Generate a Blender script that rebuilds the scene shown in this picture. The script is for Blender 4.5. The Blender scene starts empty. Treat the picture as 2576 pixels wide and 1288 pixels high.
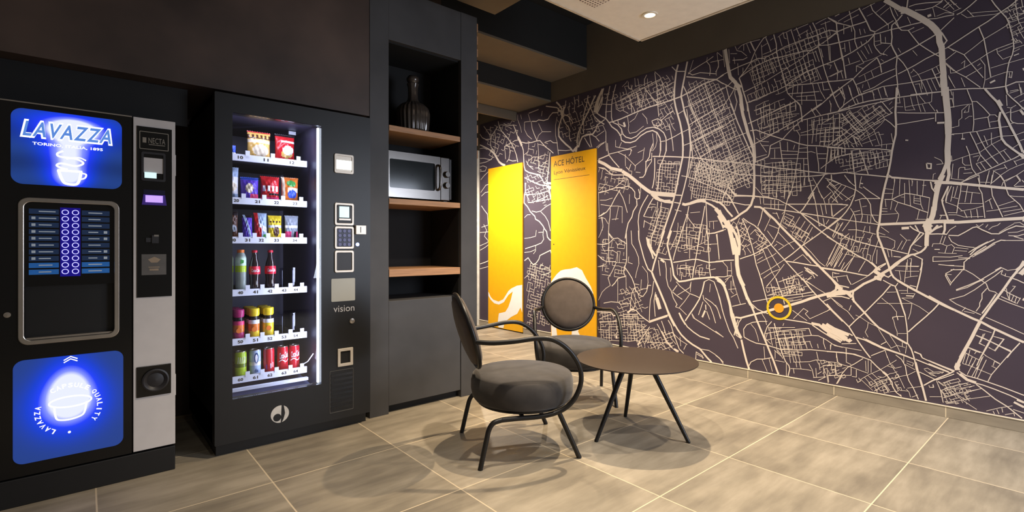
import bpy, bmesh, math, random
from mathutils import Vector, Matrix
random.seed(11)
scn = bpy.context.scene
COL = scn.collection
PI = math.pi
ORG = {}

# ------------------------------------------------------------------ materials
def srgb(r, g, b):
    def c(v):
        v /= 255.0
        return v / 12.92 if v <= 0.04045 else ((v + 0.055) / 1.055) ** 2.4
    return (c(r), c(g), c(b), 1.0)

MATS = {}
def mat(name, col, rough=0.6, metal=0.0, var=0.12, scale=18.0, bump=0.0, emit=None, estr=0.0, stretch=(1, 1, 1), spec=0.5, sheen=0.0, alpha=1.0):
    """principled surface whose colour is gently broken up by noise"""
    if name in MATS: return MATS[name]
    m = bpy.data.materials.new(name); m.use_nodes = True
    nt = m.node_tree; N = nt.nodes; L = nt.links
    bs = N['Principled BSDF']
    c = srgb(*col)
    tc = N.new('ShaderNodeTexCoord'); mp = N.new('ShaderNodeMapping')
    mp.inputs['Scale'].default_value = stretch
    no = N.new('ShaderNodeTexNoise'); no.inputs['Scale'].default_value = scale; no.inputs['Detail'].default_value = 4
    L.new(tc.outputs['Object'], mp.inputs['Vector']); L.new(mp.outputs['Vector'], no.inputs['Vector'])
    rp = N.new('ShaderNodeValToRGB')
    rp.color_ramp.elements[0].position = 0.3; rp.color_ramp.elements[1].position = 0.7
    rp.color_ramp.elements[0].color = (c[0]*(1-var), c[1]*(1-var), c[2]*(1-var), 1)
    rp.color_ramp.elements[1].color = (min(1, c[0]*(1+var)), min(1, c[1]*(1+var)), min(1, c[2]*(1+var)), 1)
    L.new(no.outputs['Fac'], rp.inputs['Fac']); L.new(rp.outputs['Color'], bs.inputs['Base Color'])
    bs.inputs['Roughness'].default_value = rough; bs.inputs['Metallic'].default_value = metal
    bs.inputs['Specular IOR Level'].default_value = spec
    if sheen:
        bs.inputs['Sheen Weight'].default_value = sheen; bs.inputs['Sheen Roughness'].default_value = 0.4
    if bump:
        bp = N.new('ShaderNodeBump'); bp.inputs['Strength'].default_value = bump; bp.inputs['Distance'].default_value = 0.004
        L.new(no.outputs['Fac'], bp.inputs['Height']); L.new(bp.outputs['Normal'], bs.inputs['Normal'])
    if emit:
        bs.inputs['Emission Color'].default_value = srgb(*emit); bs.inputs['Emission Strength'].default_value = estr
    MATS[name] = m
    return m

def mnode(nt, op, a, b=None):
    n = nt.nodes.new('ShaderNodeMath'); n.operation = op
    for i, v in enumerate((a, b)):
        if v is None: continue
        if isinstance(v, (int, float)): n.inputs[i].default_value = v
        else: nt.links.new(v, n.inputs[i])
    return n.outputs[0]

def glass_mat(name, tint=(255, 255, 255), refl=1.0, rough=0.0):
    if name in MATS: return MATS[name]
    m = bpy.data.materials.new(name); m.use_nodes = True
    nt = m.node_tree; N = nt.nodes; L = nt.links
    for n in list(N):
        if n.type == 'BSDF_PRINCIPLED': N.remove(n)
    out = N['Material Output']
    tr = N.new('ShaderNodeBsdfTransparent'); tr.inputs['Color'].default_value = srgb(*tint)
    gl = N.new('ShaderNodeBsdfGlossy'); gl.inputs['Roughness'].default_value = rough
    fr = N.new('ShaderNodeFresnel'); fr.inputs['IOR'].default_value = 1.45
    f = mnode(nt, 'MULTIPLY', fr.outputs['Fac'], refl)
    mx = N.new('ShaderNodeMixShader')
    L.new(f, mx.inputs['Fac']); L.new(tr.outputs[0], mx.inputs[1]); L.new(gl.outputs[0], mx.inputs[2])
    L.new(mx.outputs[0], out.inputs['Surface'])
    MATS[name] = m
    return m

def lit_panel_mat(name, base, spots, mid=(30, 60, 255), core=(235, 240, 255), gain=1.0, ripple=True):
    """backlit plastic sign: blue print, with lamps behind it that shine strongest at `spots` (x, z, rx, rz) in object space"""
    m = bpy.data.materials.new(name); m.use_nodes = True
    nt = m.node_tree; N = nt.nodes; L = nt.links
    bs = N['Principled BSDF']
    tc = N.new('ShaderNodeTexCoord'); sx = N.new('ShaderNodeSeparateXYZ'); L.new(tc.outputs['Object'], sx.inputs[0])
    tot = None
    for (x, z, rx, rz) in spots:
        dx = mnode(nt, 'DIVIDE', mnode(nt, 'SUBTRACT', sx.outputs[0], x), rx)
        dz = mnode(nt, 'DIVIDE', mnode(nt, 'SUBTRACT', sx.outputs[2], z), rz)
        r2 = mnode(nt, 'ADD', mnode(nt, 'MULTIPLY', dx, dx), mnode(nt, 'MULTIPLY', dz, dz))
        g = mnode(nt, 'POWER', 2.71828, mnode(nt, 'MULTIPLY', r2, -1.0))
        tot = g if tot is None else mnode(nt, 'ADD', tot, g)
    rp = N.new('ShaderNodeValToRGB'); e = rp.color_ramp.elements
    e[0].position = 0.0; e[0].color = srgb(*base)
    e[1].position = 1.0; e[1].color = srgb(*core)
    a = e.new(0.22); a.color = srgb(18, 62, 205)
    a = e.new(0.5); a.color = srgb(*mid)
    a = e.new(0.78); a.color = srgb(135, 150, 255)
    L.new(tot, rp.inputs['Fac'])
    col = rp.outputs['Color']
    if ripple:
        wv = N.new('ShaderNodeTexWave'); wv.wave_type = 'RINGS'; wv.inputs['Scale'].default_value = 2.2; wv.inputs['Distortion'].default_value = 3.0
        wv.inputs['Detail'].default_value = 0
        L.new(tc.outputs['Object'], wv.inputs['Vector'])
        mx = N.new('ShaderNodeMix'); mx.data_type = 'RGBA'; mx.blend_type = 'MULTIPLY'; mx.inputs[0].default_value = 0.35
        L.new(col, mx.inputs[6]); L.new(wv.outputs['Color'], mx.inputs[7]); col = mx.outputs[2]
        r2n = N.new('ShaderNodeMix'); r2n.data_type = 'RGBA'
        L.new(mnode(nt, 'MINIMUM', tot, 1.0), r2n.inputs[0]); L.new(col, r2n.inputs[6]); L.new(rp.outputs['Color'], r2n.inputs[7]); col = r2n.outputs[2]
    bs.inputs['Base Color'].default_value = srgb(10, 20, 60)
    bs.inputs['Roughness'].default_value = 0.25
    L.new(col, bs.inputs['Emission Color']); bs.inputs['Emission Strength'].default_value = gain
    return m

# ------------------------------------------------------------------ mesh builder
class MB:
    def __init__(s): s.v = []; s.f = []; s.m = []; s.sm = []
    def add(s, vs, fs, mi=0, smooth=False):
        o = len(s.v); s.v += [tuple(p) for p in vs]
        for f in fs: s.f.append(tuple(i + o for i in f)); s.m.append(mi); s.sm.append(smooth)
        return s
    def box(s, x0, x1, y0, y1, z0, z1, mi=0):
        vs = [(x0,y0,z0),(x1,y0,z0),(x1,y1,z0),(x0,y1,z0),(x0,y0,z1),(x1,y0,z1),(x1,y1,z1),(x0,y1,z1)]
        return s.add(vs, [(0,3,2,1),(4,5,6,7),(0,1,5,4),(1,2,6,5),(2,3,7,6),(3,0,4,7)], mi)
    def tube(s, pts, r, n=12, mi=0, caps=True):
        pts = [Vector(p) for p in pts]; K = len(pts)
        rs = r if isinstance(r, (list, tuple)) else [r] * K
        t = [(pts[min(i+1, K-1)] - pts[max(i-1, 0)]).normalized() for i in range(K)]
        a = Vector((0, 0, 1)) if abs(t[0].z) < 0.9 else Vector((1, 0, 0))
        u = t[0].cross(a).normalized(); vs = []
        for i in range(K):
            u = (u - t[i] * u.dot(t[i])).normalized(); w = t[i].cross(u)
            for k in range(n):
                q = 2 * PI * k / n
                vs.append(pts[i] + u * (rs[i] * math.cos(q)) + w * (rs[i] * math.sin(q)))
        fs = []
        for i in range(K - 1):
            for k in range(n):
                a0 = i*n + k; b0 = i*n + (k+1) % n
                fs.append((a0, b0, b0 + n, a0 + n))
        s.add(vs, fs, mi, True)
        if caps:
            s.add(vs[:n], [tuple(range(n-1, -1, -1))], mi); s.add(vs[-n:], [tuple(range(n))], mi)
        return s
    def lathe(s, prof, c=(0, 0, 0), n=40, mi=0, M=None, rib=0, ribn=0, caps=True):
        """prof: (radius, height) pairs round the z axis; M optional matrix"""
        vs = []; K = len(prof); c = Vector(c)
        for (r, z) in prof:
            for k in range(n):
                q = 2*PI*k/n
                rr = r * (1 + rib * math.cos(ribn * q)) if ribn else r
                p = Vector((rr*math.cos(q), rr*math.sin(q), z))
                if M is not None: p = M @ p
                vs.append(p + c)
        fs = []
        for i in range(K-1):
            for k in range(n):
                a0 = i*n+k; b0 = i*n+(k+1) % n
                fs.append((a0, b0, b0+n, a0+n))
        s.add(vs, fs, mi, True)
        if caps and prof[0][0] > 1e-6: s.add(vs[:n], [tuple(range(n-1, -1, -1))], mi)
        if caps and prof[-1][0] > 1e-6: s.add(vs[-n:], [tuple(range(n))], mi)
        return s
    def poly(s, pts, h, axis='y', at=0.0, mi=0):
        """flat outline pts extruded by h; axis 'y': pts are (x,z), faces -y at `at`; axis 'x': pts are (y,z), faces -x at `at`; 'z': (x,y)"""
        n = len(pts)
        def P(p, d):
            if axis == 'y': return (p[0], at + d, p[1])
            if axis == 'x': return (at + d, p[0], p[1])
            return (p[0], p[1], at + d)
        vs = [P(p, 0) for p in pts] + [P(p, h) for p in pts]
        fs = [tuple(range(n)), tuple(range(2*n-1, n-1, -1))]
        fs += [(i, i+n, (i+1) % n + n, (i+1) % n) for i in range(n)]
        return s.add(vs, fs, mi)
    def frame(s, outer, inner, h, at, mi=0):
        """ring between two outlines of equal point count in the xz plane, front at y=at"""
        n = len(outer)
        vs = [(p[0], at, p[1]) for p in outer] + [(p[0], at, p[1]) for p in inner] + [(p[0], at+h, p[1]) for p in outer] + [(p[0], at+h, p[1]) for p in inner]
        fs = []
        for i in range(n):
            j = (i+1) % n
            fs += [(i, j, n+j, n+i), (2*n+i, 3*n+i, 3*n+j, 2*n+j), (i, 2*n+i, 2*n+j, j), (n+i, n+j, 3*n+j, 3*n+i)]
        return s.add(vs, fs, mi)
    def build(s, name, mats, parent=None, smooth_angle=None, bevel=0.0, bseg=2, local=False, fix=True):
        me = bpy.data.meshes.new(name)
        o = bpy.data.objects.new(name, me); COL.objects.link(o)
        org = Vector((0, 0, 0))
        if parent is not None:
            o.parent = parent
            org = ORG.get(parent.name, Vector((0, 0, 0)))
        ORG[o.name] = org
        off = Vector((0, 0, 0)) if local else org
        me.from_pydata([tuple(Vector(p) - off) for p in s.v], [], s.f)
        if not isinstance(mats, (list, tuple)): mats = [mats]
        for m in mats: me.materials.append(m)
        me.polygons.foreach_set('material_index', s.m)
        me.polygons.foreach_set('use_smooth', s.sm)
        me.update()
        if fix:
            bm = bmesh.new(); bm.from_mesh(me)
            bmesh.ops.recalc_face_normals(bm, faces=bm.faces)
            bm.to_mesh(me); bm.free()
        if smooth_angle:
            me.shade_smooth(); me.set_sharp_from_angle(angle=math.radians(smooth_angle))
        if bevel:
            b = o.modifiers.new('edge', 'BEVEL'); b.width = bevel; b.segments = bseg; b.limit_method = 'ANGLE'
        return o

def rrect(x0, x1, z0, z1, r, n=6):
    pts = []
    for (cx, cz, a0) in ((x1-r, z1-r, 0), (x0+r, z1-r, 90), (x0+r, z0+r, 180), (x1-r, z0+r, 270)):
        for k in range(n+1):
            a = math.radians(a0 + 90*k/n); pts.append((cx + r*math.cos(a), cz + r*math.sin(a)))
    return pts
def circ(cx, cz, r, n=28, rz=None):
    rz = rz or r
    return [(cx + r*math.cos(2*PI*k/n), cz + rz*math.sin(2*PI*k/n)) for k in range(n)]
def spline(pts, n=6):
    """Catmull-Rom through pts"""
    P = [Vector(p) for p in pts]; out = []
    for i in range(len(P)-1):
        p0 = P[max(i-1, 0)]; p1 = P[i]; p2 = P[i+1]; p3 = P[min(i+2, len(P)-1)]
        for k in range(n):
            t = k/n
            out.append(0.5*((2*p1) + (p2-p0)*t + (2*p0-5*p1+4*p2-p3)*t*t + (3*p1-p0-3*p2+p3)*t**3))
    out.append(P[-1]); return out

TXT = {}
def text_geo(s, offset=0.0, spacing=1.0):
    """flat glyph mesh of a string, centred, cap height about 0.7"""
    key = (s, offset, spacing)
    if key in TXT: return TXT[key]
    cu = bpy.data.curves.new('glyphs', 'FONT'); cu.body = s; cu.align_x = 'CENTER'; cu.align_y = 'CENTER'
    cu.offset = offset; cu.resolution_u = 3; cu.space_character = spacing
    o = bpy.data.objects.new('glyphs', cu); COL.objects.link(o)
    dg = bpy.context.evaluated_depsgraph_get()
    me = bpy.data.meshes.new_from_object(o.evaluated_get(dg))
    vs = [tuple(v.co) for v in me.vertices]; fs = [tuple(p.vertices) for p in me.polygons]
    bpy.data.objects.remove(o); bpy.data.curves.remove(cu); bpy.data.meshes.remove(me)
    TXT[key] = (vs, fs); return TXT[key]
def put_text(mb, s, cx, cz, width, at, axis='y', mi=0, offset=0.0, height=None, rot=0.0, spacing=1.0, shear=0.0):
    vs, fs = text_geo(s, offset, spacing)
    xs = [v[0] for v in vs]; zs = [v[1] for v in vs]
    w = max(xs)-min(xs); h = max(zs)-min(zs); mx = (max(xs)+min(xs))/2; mz = (max(zs)+min(zs))/2
    sx = width/w; sz = height/h if height else sx
    ca, sa = math.cos(rot), math.sin(rot); out = []
    for v in vs:
        x = (v[0]-mx)*sx; z = (v[1]-mz)*sz; x += shear*z
        x, z = x*ca - z*sa, x*sa + z*ca
        out.append((cx+x, at, cz+z) if axis == 'y' else (at, cx-x, cz+z))
    mb.add(out, fs, mi)

# ------------------------------------------------------------------ scene graph
def thing(name, label, cat, loc=(0, 0, 0), group=None):
    o = bpy.data.objects.new(name, None); COL.objects.link(o); o.location = loc
    o.empty_display_size = 0.1
    ORG[o.name] = Vector(loc); return tag(o, label, cat, group)
def tag(o, label, cat, group=None):
    o['label'] = label; o['category'] = cat
    if group: o['group'] = group
    return o
def struct(o, label=None):
    o['kind'] = 'structure'
    if label: o['label'] = label
    return o
def dup(root, loc, rotz, label, group=None):
    r = root.copy(); COL.objects.link(r); r.location = loc; r.rotation_euler = (0, 0, rotz); r['label'] = label
    if group: r['group'] = group
    for ch in list(root.children):
        c = ch.copy(); COL.objects.link(c); c.parent = r
        for g in list(ch.children):
            d = g.copy(); COL.objects.link(d); d.parent = c
    return r

def ribbon(mb, pts, w, put, mi=0, closed=False):
    """constant-width flat line through 2-D pts; put(a,b)->3-D"""
    P = [Vector((p[0], p[1])) for p in pts]
    n = len(P)
    if n < 2: return
    L = []; R = []
    for i in range(n):
        if closed: a, b = P[i-1], P[(i+1) % n]; d1 = P[i]-P[i-1]; d2 = P[(i+1) % n]-P[i]
        else:
            d1 = P[i]-P[i-1] if i else P[1]-P[0]; d2 = P[i+1]-P[i] if i < n-1 else P[i]-P[i-1]
        if d1.length < 1e-9: d1 = d2
        if d2.length < 1e-9: d2 = d1
        if d1.length < 1e-9: return
        d1 = d1.normalized(); d2 = d2.normalized(); t = d1 + d2
        t = t.normalized() if t.length > 1e-3 else d1
        nn = Vector((-t.y, t.x)); k = 1.0/max(0.5, abs(nn.dot(Vector((-d1.y, d1.x)))))
        ww = w[i] if isinstance(w, (list, tuple)) else w
        L.append(P[i]+nn*ww*0.5*k); R.append(P[i]-nn*ww*0.5*k)
    vs = [put(p.x, p.y) for p in L] + [put(p.x, p.y) for p in R]
    fs = [(i, i+1, n+i+1, n+i) for i in range(n-1)]
    if closed: fs.append((n-1, 0, n, 2*n-1))
    mb.add(vs, fs, mi)

# ------------------------------------------------------------------ palette
M_hdr = mat('brown_oxide_laminate', (75, 60, 52), 0.5, var=0.5, scale=2.0, bump=0.03)
M_cab = mat('charcoal_laminate', (66, 65, 66), 0.55, var=0.22, scale=3.2, bump=0.03)
M_black = mat('black_board', (14, 14, 15), 0.7)
M_inner = mat('black_cabinet_lining', (15, 14, 14), 0.8)
M_oak = mat('oak_edge', (178, 132, 92), 0.5, var=0.22, scale=9, stretch=(0.6, 12, 12))
M_mach = mat('black_powder_coat', (23, 23, 24), 0.42, var=0.06)
M_mach2 = mat('black_gloss_plastic', (14, 14, 15), 0.22, var=0.04)
M_grey = mat('warm_grey_plastic', (212, 206, 203), 0.45, var=0.03)
M_silver = mat('silver_trim', (190, 182, 172), 0.28, 0.85, var=0.05)
M_steel = mat('brushed_steel', (128, 124, 120), 0.24, 1.0, var=0.1, scale=30, stretch=(1, 1, 30))
M_white = mat('white_plastic', (225, 225, 228), 0.4, var=0.02)
M_dark = mat('dark_grey_plastic', (40, 38, 40), 0.45, var=0.05)
M_metalblk = mat('black_lacquered_steel', (30, 28, 27), 0.38, 0.3, var=0.05)
M_table = mat('dark_bronze_steel', (58, 45, 35), 0.45, 0.2, var=0.05)
M_fabric = mat('charcoal_velvet', (68, 64, 61), 0.92, var=0.16, scale=14, bump=0.1, sheen=0.2, spec=0.2)
M_fabric2 = mat('brown_grey_upholstery', (86, 76, 69), 0.85, var=0.10, scale=20, bump=0.08, sheen=0.2, spec=0.2)
M_taupe = mat('taupe_wall_paint', (104, 94, 80), 0.85, var=0.05, scale=4)
M_dkpaint_shade = mat('near_black_paint_and_shade', (24, 24, 23), 0.9, var=0.1, scale=4)  # dark ceiling paint; on the beam faces it stands for shade
M_ceilw = mat('white_ceiling_board', (243, 234, 220), 0.85, var=0.03)
M_yellow = mat('yellow_print', (236, 172, 14), 0.5, var=0.03)
M_lion = mat('white_print', (240, 238, 232), 0.55, var=0.02)
M_ink = mat('dark_brown_ink', (58, 48, 30), 0.6, var=0.05)
M_map = mat('aubergine_map_print', (71, 61, 73), 0.7, var=0.06, scale=3, spec=0.3)
M_road = mat('cream_road_print', (228, 214, 200), 0.7, var=0.02, spec=0.3)
M_glowW = mat('white_sign_light', (255, 255, 255), 0.5, emit=(255, 255, 255), estr=1.15)
M_glowB = mat('pale_blue_sign_light', (90, 130, 190), 0.5, emit=(84, 132, 215), estr=0.85)
M_led = mat('cold_white_led', (240, 245, 255), 0.5, emit=(214, 226, 255), estr=3.0)
M_glass = glass_mat('vending_glass')

def floor_mat():
    m = bpy.data.materials.new('stone_floor_tile'); m.use_nodes = True
    nt = m.node_tree; N = nt.nodes; L = nt.links; bs = N['Principled BSDF']
    tc = N.new('ShaderNodeTexCoord'); sx = N.new('ShaderNodeSeparateXYZ'); L.new(tc.outputs['Object'], sx.inputs[0])
    ux = mnode(nt, 'DIVIDE', mnode(nt, 'SUBTRACT', sx.outputs[0], 0.037), 0.607)
    uy = mnode(nt, 'DIVIDE', mnode(nt, 'SUBTRACT', sx.outputs[1], 0.013), 0.600)
    ix = mnode(nt, 'FLOOR', ux); iy = mnode(nt, 'FLOOR', uy)
    fx = mnode(nt, 'SUBTRACT', ux, ix); fy = mnode(nt, 'SUBTRACT', uy, iy)
    def edge(f, w): return mnode(nt, 'LESS_THAN', mnode(nt, 'MINIMUM', f, mnode(nt, 'SUBTRACT', 1.0, f)), w)
    g = mnode(nt, 'MAXIMUM', mnode(nt, 'MULTIPLY', edge(fx, 0.0050), 0.75), edge(fy, 0.0042))
    cid = N.new('ShaderNodeCombineXYZ'); L.new(ix, cid.inputs[0]); L.new(iy, cid.inputs[1])
    wn = N.new('ShaderNodeTexWhiteNoise'); wn.noise_dimensions = '3D'; L.new(cid.outputs[0], wn.inputs['Vector'])
    # streaks along x, shifted per tile
    off = N.new('ShaderNodeVectorMath'); off.operation = 'SCALE'; L.new(wn.outputs['Color'], off.inputs[0]); off.inputs['Scale'].default_value = 40
    ad = N.new('ShaderNodeVectorMath'); ad.operation = 'ADD'; L.new(tc.outputs['Object'], ad.inputs[0]); L.new(off.outputs[0], ad.inputs[1])
    mp = N.new('ShaderNodeMapping'); mp.inputs['Scale'].default_value = (1.3, 7.0, 1.0); L.new(ad.outputs[0], mp.inputs['Vector'])
    n1 = N.new('ShaderNodeTexNoise'); n1.inputs['Scale'].default_value = 1.6; n1.inputs['Detail'].default_value = 6; n1.inputs['Roughness'].default_value = 0.62
    L.new(mp.outputs[0], n1.inputs['Vector'])
    n2 = N.new('ShaderNodeTexNoise'); n2.inputs['Scale'].default_value = 3.2; n2.inputs['Detail'].default_value = 5; L.new(ad.outputs[0], n2.inputs['Vector'])
    f = mnode(nt, 'ADD', mnode(nt, 'MULTIPLY', n1.outputs['Fac'], 0.62), mnode(nt, 'MULTIPLY', n2.outputs['Fac'], 0.38))
    f = mnode(nt, 'ADD', f, mnode(nt, 'MULTIPLY', mnode(nt, 'SUBTRACT', wn.outputs['Value'], 0.5), 0.12))
    rp = N.new('ShaderNodeValToRGB'); e = rp.color_ramp.elements
    e[0].position = 0.36; e[0].color = srgb(118, 109, 95); e[1].position = 0.64; e[1].color = srgb(160, 149, 131)
    a = e.new(0.5); a.color = srgb(140, 130, 113)
    L.new(f, rp.inputs['Fac'])
    mx = N.new('ShaderNodeMix'); mx.data_type = 'RGBA'; L.new(g, mx.inputs[0]); L.new(rp.outputs['Color'], mx.inputs[6]); mx.inputs[7].default_value = srgb(208, 190, 160)
    L.new(mx.outputs[2], bs.inputs['Base Color'])
    rr = mnode(nt, 'ADD', 0.42, mnode(nt, 'MULTIPLY', n2.outputs['Fac'], 0.2)); L.new(rr, bs.inputs['Roughness'])
    bs.inputs['Specular IOR Level'].default_value = 0.4
    bp = N.new('ShaderNodeBump'); bp.inputs['Strength'].default_value = 0.15; bp.inputs['Distance'].default_value = 0.002
    L.new(mnode(nt, 'SUBTRACT', 1.0, g), bp.inputs['Height']); L.new(bp.outputs['Normal'], bs.inputs['Normal'])
    return m
def plinth_mat():
    m = mat('stone_plinth_tile', (150, 140, 124), 0.5, var=0.14, scale=5, stretch=(1, 1, 4)).copy(); m.name = 'stone_plinth_jointed'
    nt = m.node_tree; N = nt.nodes; L = nt.links; bs = N['Principled BSDF']
    tc = N.new('ShaderNodeTexCoord'); sx = N.new('ShaderNodeSeparateXYZ'); L.new(tc.outputs['Object'], sx.inputs[0])
    u = mnode(nt, 'DIVIDE', mnode(nt, 'SUBTRACT', sx.outputs[1], 0.625), 0.61)
    f = mnode(nt, 'SUBTRACT', u, mnode(nt, 'FLOOR', u))
    g = mnode(nt, 'LESS_THAN', mnode(nt, 'MINIMUM', f, mnode(nt, 'SUBTRACT', 1.0, f)), 0.004)
    src = bs.inputs['Base Color'].links[0].from_socket
    mx = N.new('ShaderNodeMix'); mx.data_type = 'RGBA'; L.new(g, mx.inputs[0]); L.new(src, mx.inputs[6]); mx.inputs[7].default_value = srgb(225, 210, 180)
    L.new(mx.outputs[2], bs.inputs['Base Color'])
    return m

# ------------------------------------------------------------------ the setting
struct(MB().box(-3.0, 4.2, -3.0, 7.2, -0.05, 0.0).build('floor', floor_mat()))
struct(MB().box(4.08, 4.2, -2.0, 7.2, 0.0, 3.42).build('wall_right', M_taupe))
struct(MB().box(-3.0, 4.2, 7.08, 7.2, 0.0, 3.42).build('wall_far', M_taupe))
struct(MB().box(-3.0, 4.2, 0.2, 7.2, 3.42, 3.5).build('ceiling', M_dkpaint_shade))
b = MB()
for y0, y1 in ((-1.0, 3.411), (4.077, 4.565), (5.248, 5.46)): b.box(4.066, 4.08, y0, y1, 0.0, 0.066)
struct(b.build('baseboard_right', plinth_mat(), bevel=0.002))
b = MB()
for y0, y1 in ((-1.0, 3.411), (4.077, 4.565), (5.248, 5.46)): b.box(4.062, 4.08, y0, y1, 0.0665, 0.071)
struct(b.build('trim_1', mat('cream_sealant', (226, 214, 190), 0.6)))
struct(MB().box(4.05, 4.08, 5.475, 5.54, 0.0, 2.36).build('trim_2', mat('white_trim_paint', (226, 220, 206), 0.5)))
b = MB()
b.box(-1.6, 1.333, 2.92, 2.94, 1.862, 2.71).box(-1.6, 1.333, 2.94, 3.70, 1.862, 1.885)
b.box(-1.6, 2.155, 3.74, 3.80, 0.0, 3.42).box(-1.6, 2.155, 3.40, 3.74, 2.80, 3.42)
struct(b.build('wall_left', M_hdr))
struct(MB().box(-1.6, 0.40, 3.03, 3.05, 1.672, 1.861).build('trim_3', M_black))
struct(MB().box(-1.6, 2.344, 1.2, 2.951, 2.80, 2.84).build('ceiling_soffit', M_taupe))

# ------------------------------------------------------------------ stepped ceiling boxing by the far end of the map wall
t = thing('ceiling_beam', 'boxed-in ceiling beam, its face coloured black for shade, running to the wall above the right-hand yellow panel, the taller of two', 'beam', (3.1, 3.8, 2.93), 'boxed ceiling beams')
MB().box(1.9, 4.078, 3.56, 3.585, 2.965, 3.418).build('face_board', M_dkpaint_shade, t)  # shade on the front face put in as black, underside stays taupe
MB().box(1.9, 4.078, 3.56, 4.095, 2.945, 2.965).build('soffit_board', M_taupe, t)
t = thing('ceiling_beam', 'lower ceiling beam, its face coloured black for shade, stepping down just above the map wall, further back', 'beam', (3.1, 4.4, 2.72), 'boxed ceiling beams')
MB().box(1.9, 4.078, 4.10, 4.125, 2.74, 3.418).build('face_board', M_dkpaint_shade, t)  # black here is shade put into the face colour
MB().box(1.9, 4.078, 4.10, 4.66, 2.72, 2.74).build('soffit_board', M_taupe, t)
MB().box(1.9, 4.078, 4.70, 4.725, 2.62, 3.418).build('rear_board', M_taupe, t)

# ------------------------------------------------------------------ suspended white ceiling panel with its downlight
def perforated():
    m = mat('perforated_board', (238, 226, 210), 0.85, var=0.02).copy(); m.name = 'perforated_board_holes'
    nt = m.node_tree; N = nt.nodes; L = nt.links; bs = N['Principled BSDF']
    tc = N.new('ShaderNodeTexCoord'); sx = N.new('ShaderNodeSeparateXYZ'); L.new(tc.outputs['Object'], sx.inputs[0])
    def fr(s): 
        u = mnode(nt, 'DIVIDE', s, 0.022); f = mnode(nt, 'SUBTRACT', mnode(nt, 'SUBTRACT', u, mnode(nt, 'FLOOR', u)), 0.5); return mnode(nt, 'MULTIPLY', f, f)
    g = mnode(nt, 'LESS_THAN', mnode(nt, 'ADD', fr(sx.outputs[0]), fr(sx.outputs[1])), 0.075)
    src = bs.inputs['Base Color'].links[0].from_socket
    mx = N.new('ShaderNodeMix'); mx.data_type = 'RGBA'; L.new(g, mx.inputs[0]); L.new(src, mx.inputs[6]); mx.inputs[7].default_value = srgb(110, 90, 82)
    L.new(mx.outputs[2], bs.inputs['Base Color'])
    return m
PZ = 2.55
t = thing('ceiling_panel', 'square white perforated acoustic panel hung below the dark ceiling', 'ceiling panel', (2.45, 1.55, PZ))
MB().box(1.84, 3.065, 0.93, 2.167, PZ+0.002, PZ+0.032).build('panel_board', M_ceilw, t, bevel=0.003)
MB().box(3.058, 3.075, 0.92, 2.177, PZ-0.004, PZ+0.036).box(1.83, 3.075, 2.160, 2.177, PZ-0.004, PZ+0.036).box(1.83, 1.845, 0.92, 2.177, PZ-0.004, PZ+0.036).box(1.83, 3.075, 0.92, 0.937, PZ-0.004, PZ+0.036).build('edge_profile', mat('ivory_edge_profile', (200, 186, 166), 0.5), t)
MP = perforated()
MB().box(1.87, 2.42, 0.96, 2.05, PZ-0.0005, PZ+0.002).build('perforated_field', MP, t)
MB().box(2.52, 3.03, 0.96, 1.42, PZ-0.0005, PZ+0.002).build('perforated_field', MP, t)
LX, LY = 2.766, 1.881
t = thing('ceiling_spotlight', 'round lit downlight set in the white suspended panel', 'spotlight', (LX, LY, PZ))
b = MB(); b.lathe([(0.034, -0.006), (0.048, -0.005), (0.05, 0.0), (0.034, 0.0)], (LX, LY, PZ), 32, caps=False)
b.build('trim_ring', mat('cream_lamp_ring', (235, 225, 205), 0.4), t, smooth_angle=40)
MB().lathe([(0.0, -0.003), (0.034, -0.003), (0.034, 0.0)], (LX, LY, PZ), 32).build('lamp_lens', mat('warm_lamp_glass', (255, 240, 205), 0.4, emit=(255, 236, 190), estr=9.0), t)

# ------------------------------------------------------------------ tall shelf cabinet
t = thing('shelf_cabinet', 'tall charcoal built-in cabinet with open niche, oak shelves and a lower door', 'cabinet', (1.745, 3.1, 0))
MB().box(1.336, 1.463, 2.92, 3.36, 0.0, 2.71).build('side_panel', M_cab, t, bevel=0.0015)
MB().box(2.016, 2.155, 2.92, 3.36, 0.0, 2.71).build('side_panel', M_cab, t, bevel=0.0015)
MB().box(1.4635, 2.0155, 2.922, 3.32, 2.371, 2.709).build('fascia', M_cab, t, bevel=0.0015)
MB().box(1.4635, 2.0155, 3.32, 3.34, 0.0, 2.371).build('back_panel', M_inner, t)
MB().box(1.4632, 1.468, 2.95, 3.32, 0.72, 2.37).box(2.011, 2.0158, 2.95, 3.32, 0.72, 2.37).box(1.4635, 2.0155, 2.95, 3.32, 2.362, 2.371).build('niche_lining', M_inner, t)
MB().box(1.4655, 2.0135, 2.925, 3.318, 0.05, 0.713).build('door', M_cab, t, bevel=0.002)
MB().box(1.4635, 2.0155, 2.965, 3.318, 0.0, 0.048).build('plinth', M_black, t)
for zt, th in ((1.832, 0.036), (1.366, 0.036), (0.914, 0.048)):
    MB().box(1.468, 2.011, 2.924, 3.318, zt-th, zt).build('shelf', M_oak, t, bevel=0.002)
z = 1.70
while z < 2.68:
    MB().box(2.1555, 2.174, 2.935, 3.36, z, z+0.056).build('wood_slat', M_oak, t); z += 0.092

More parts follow.
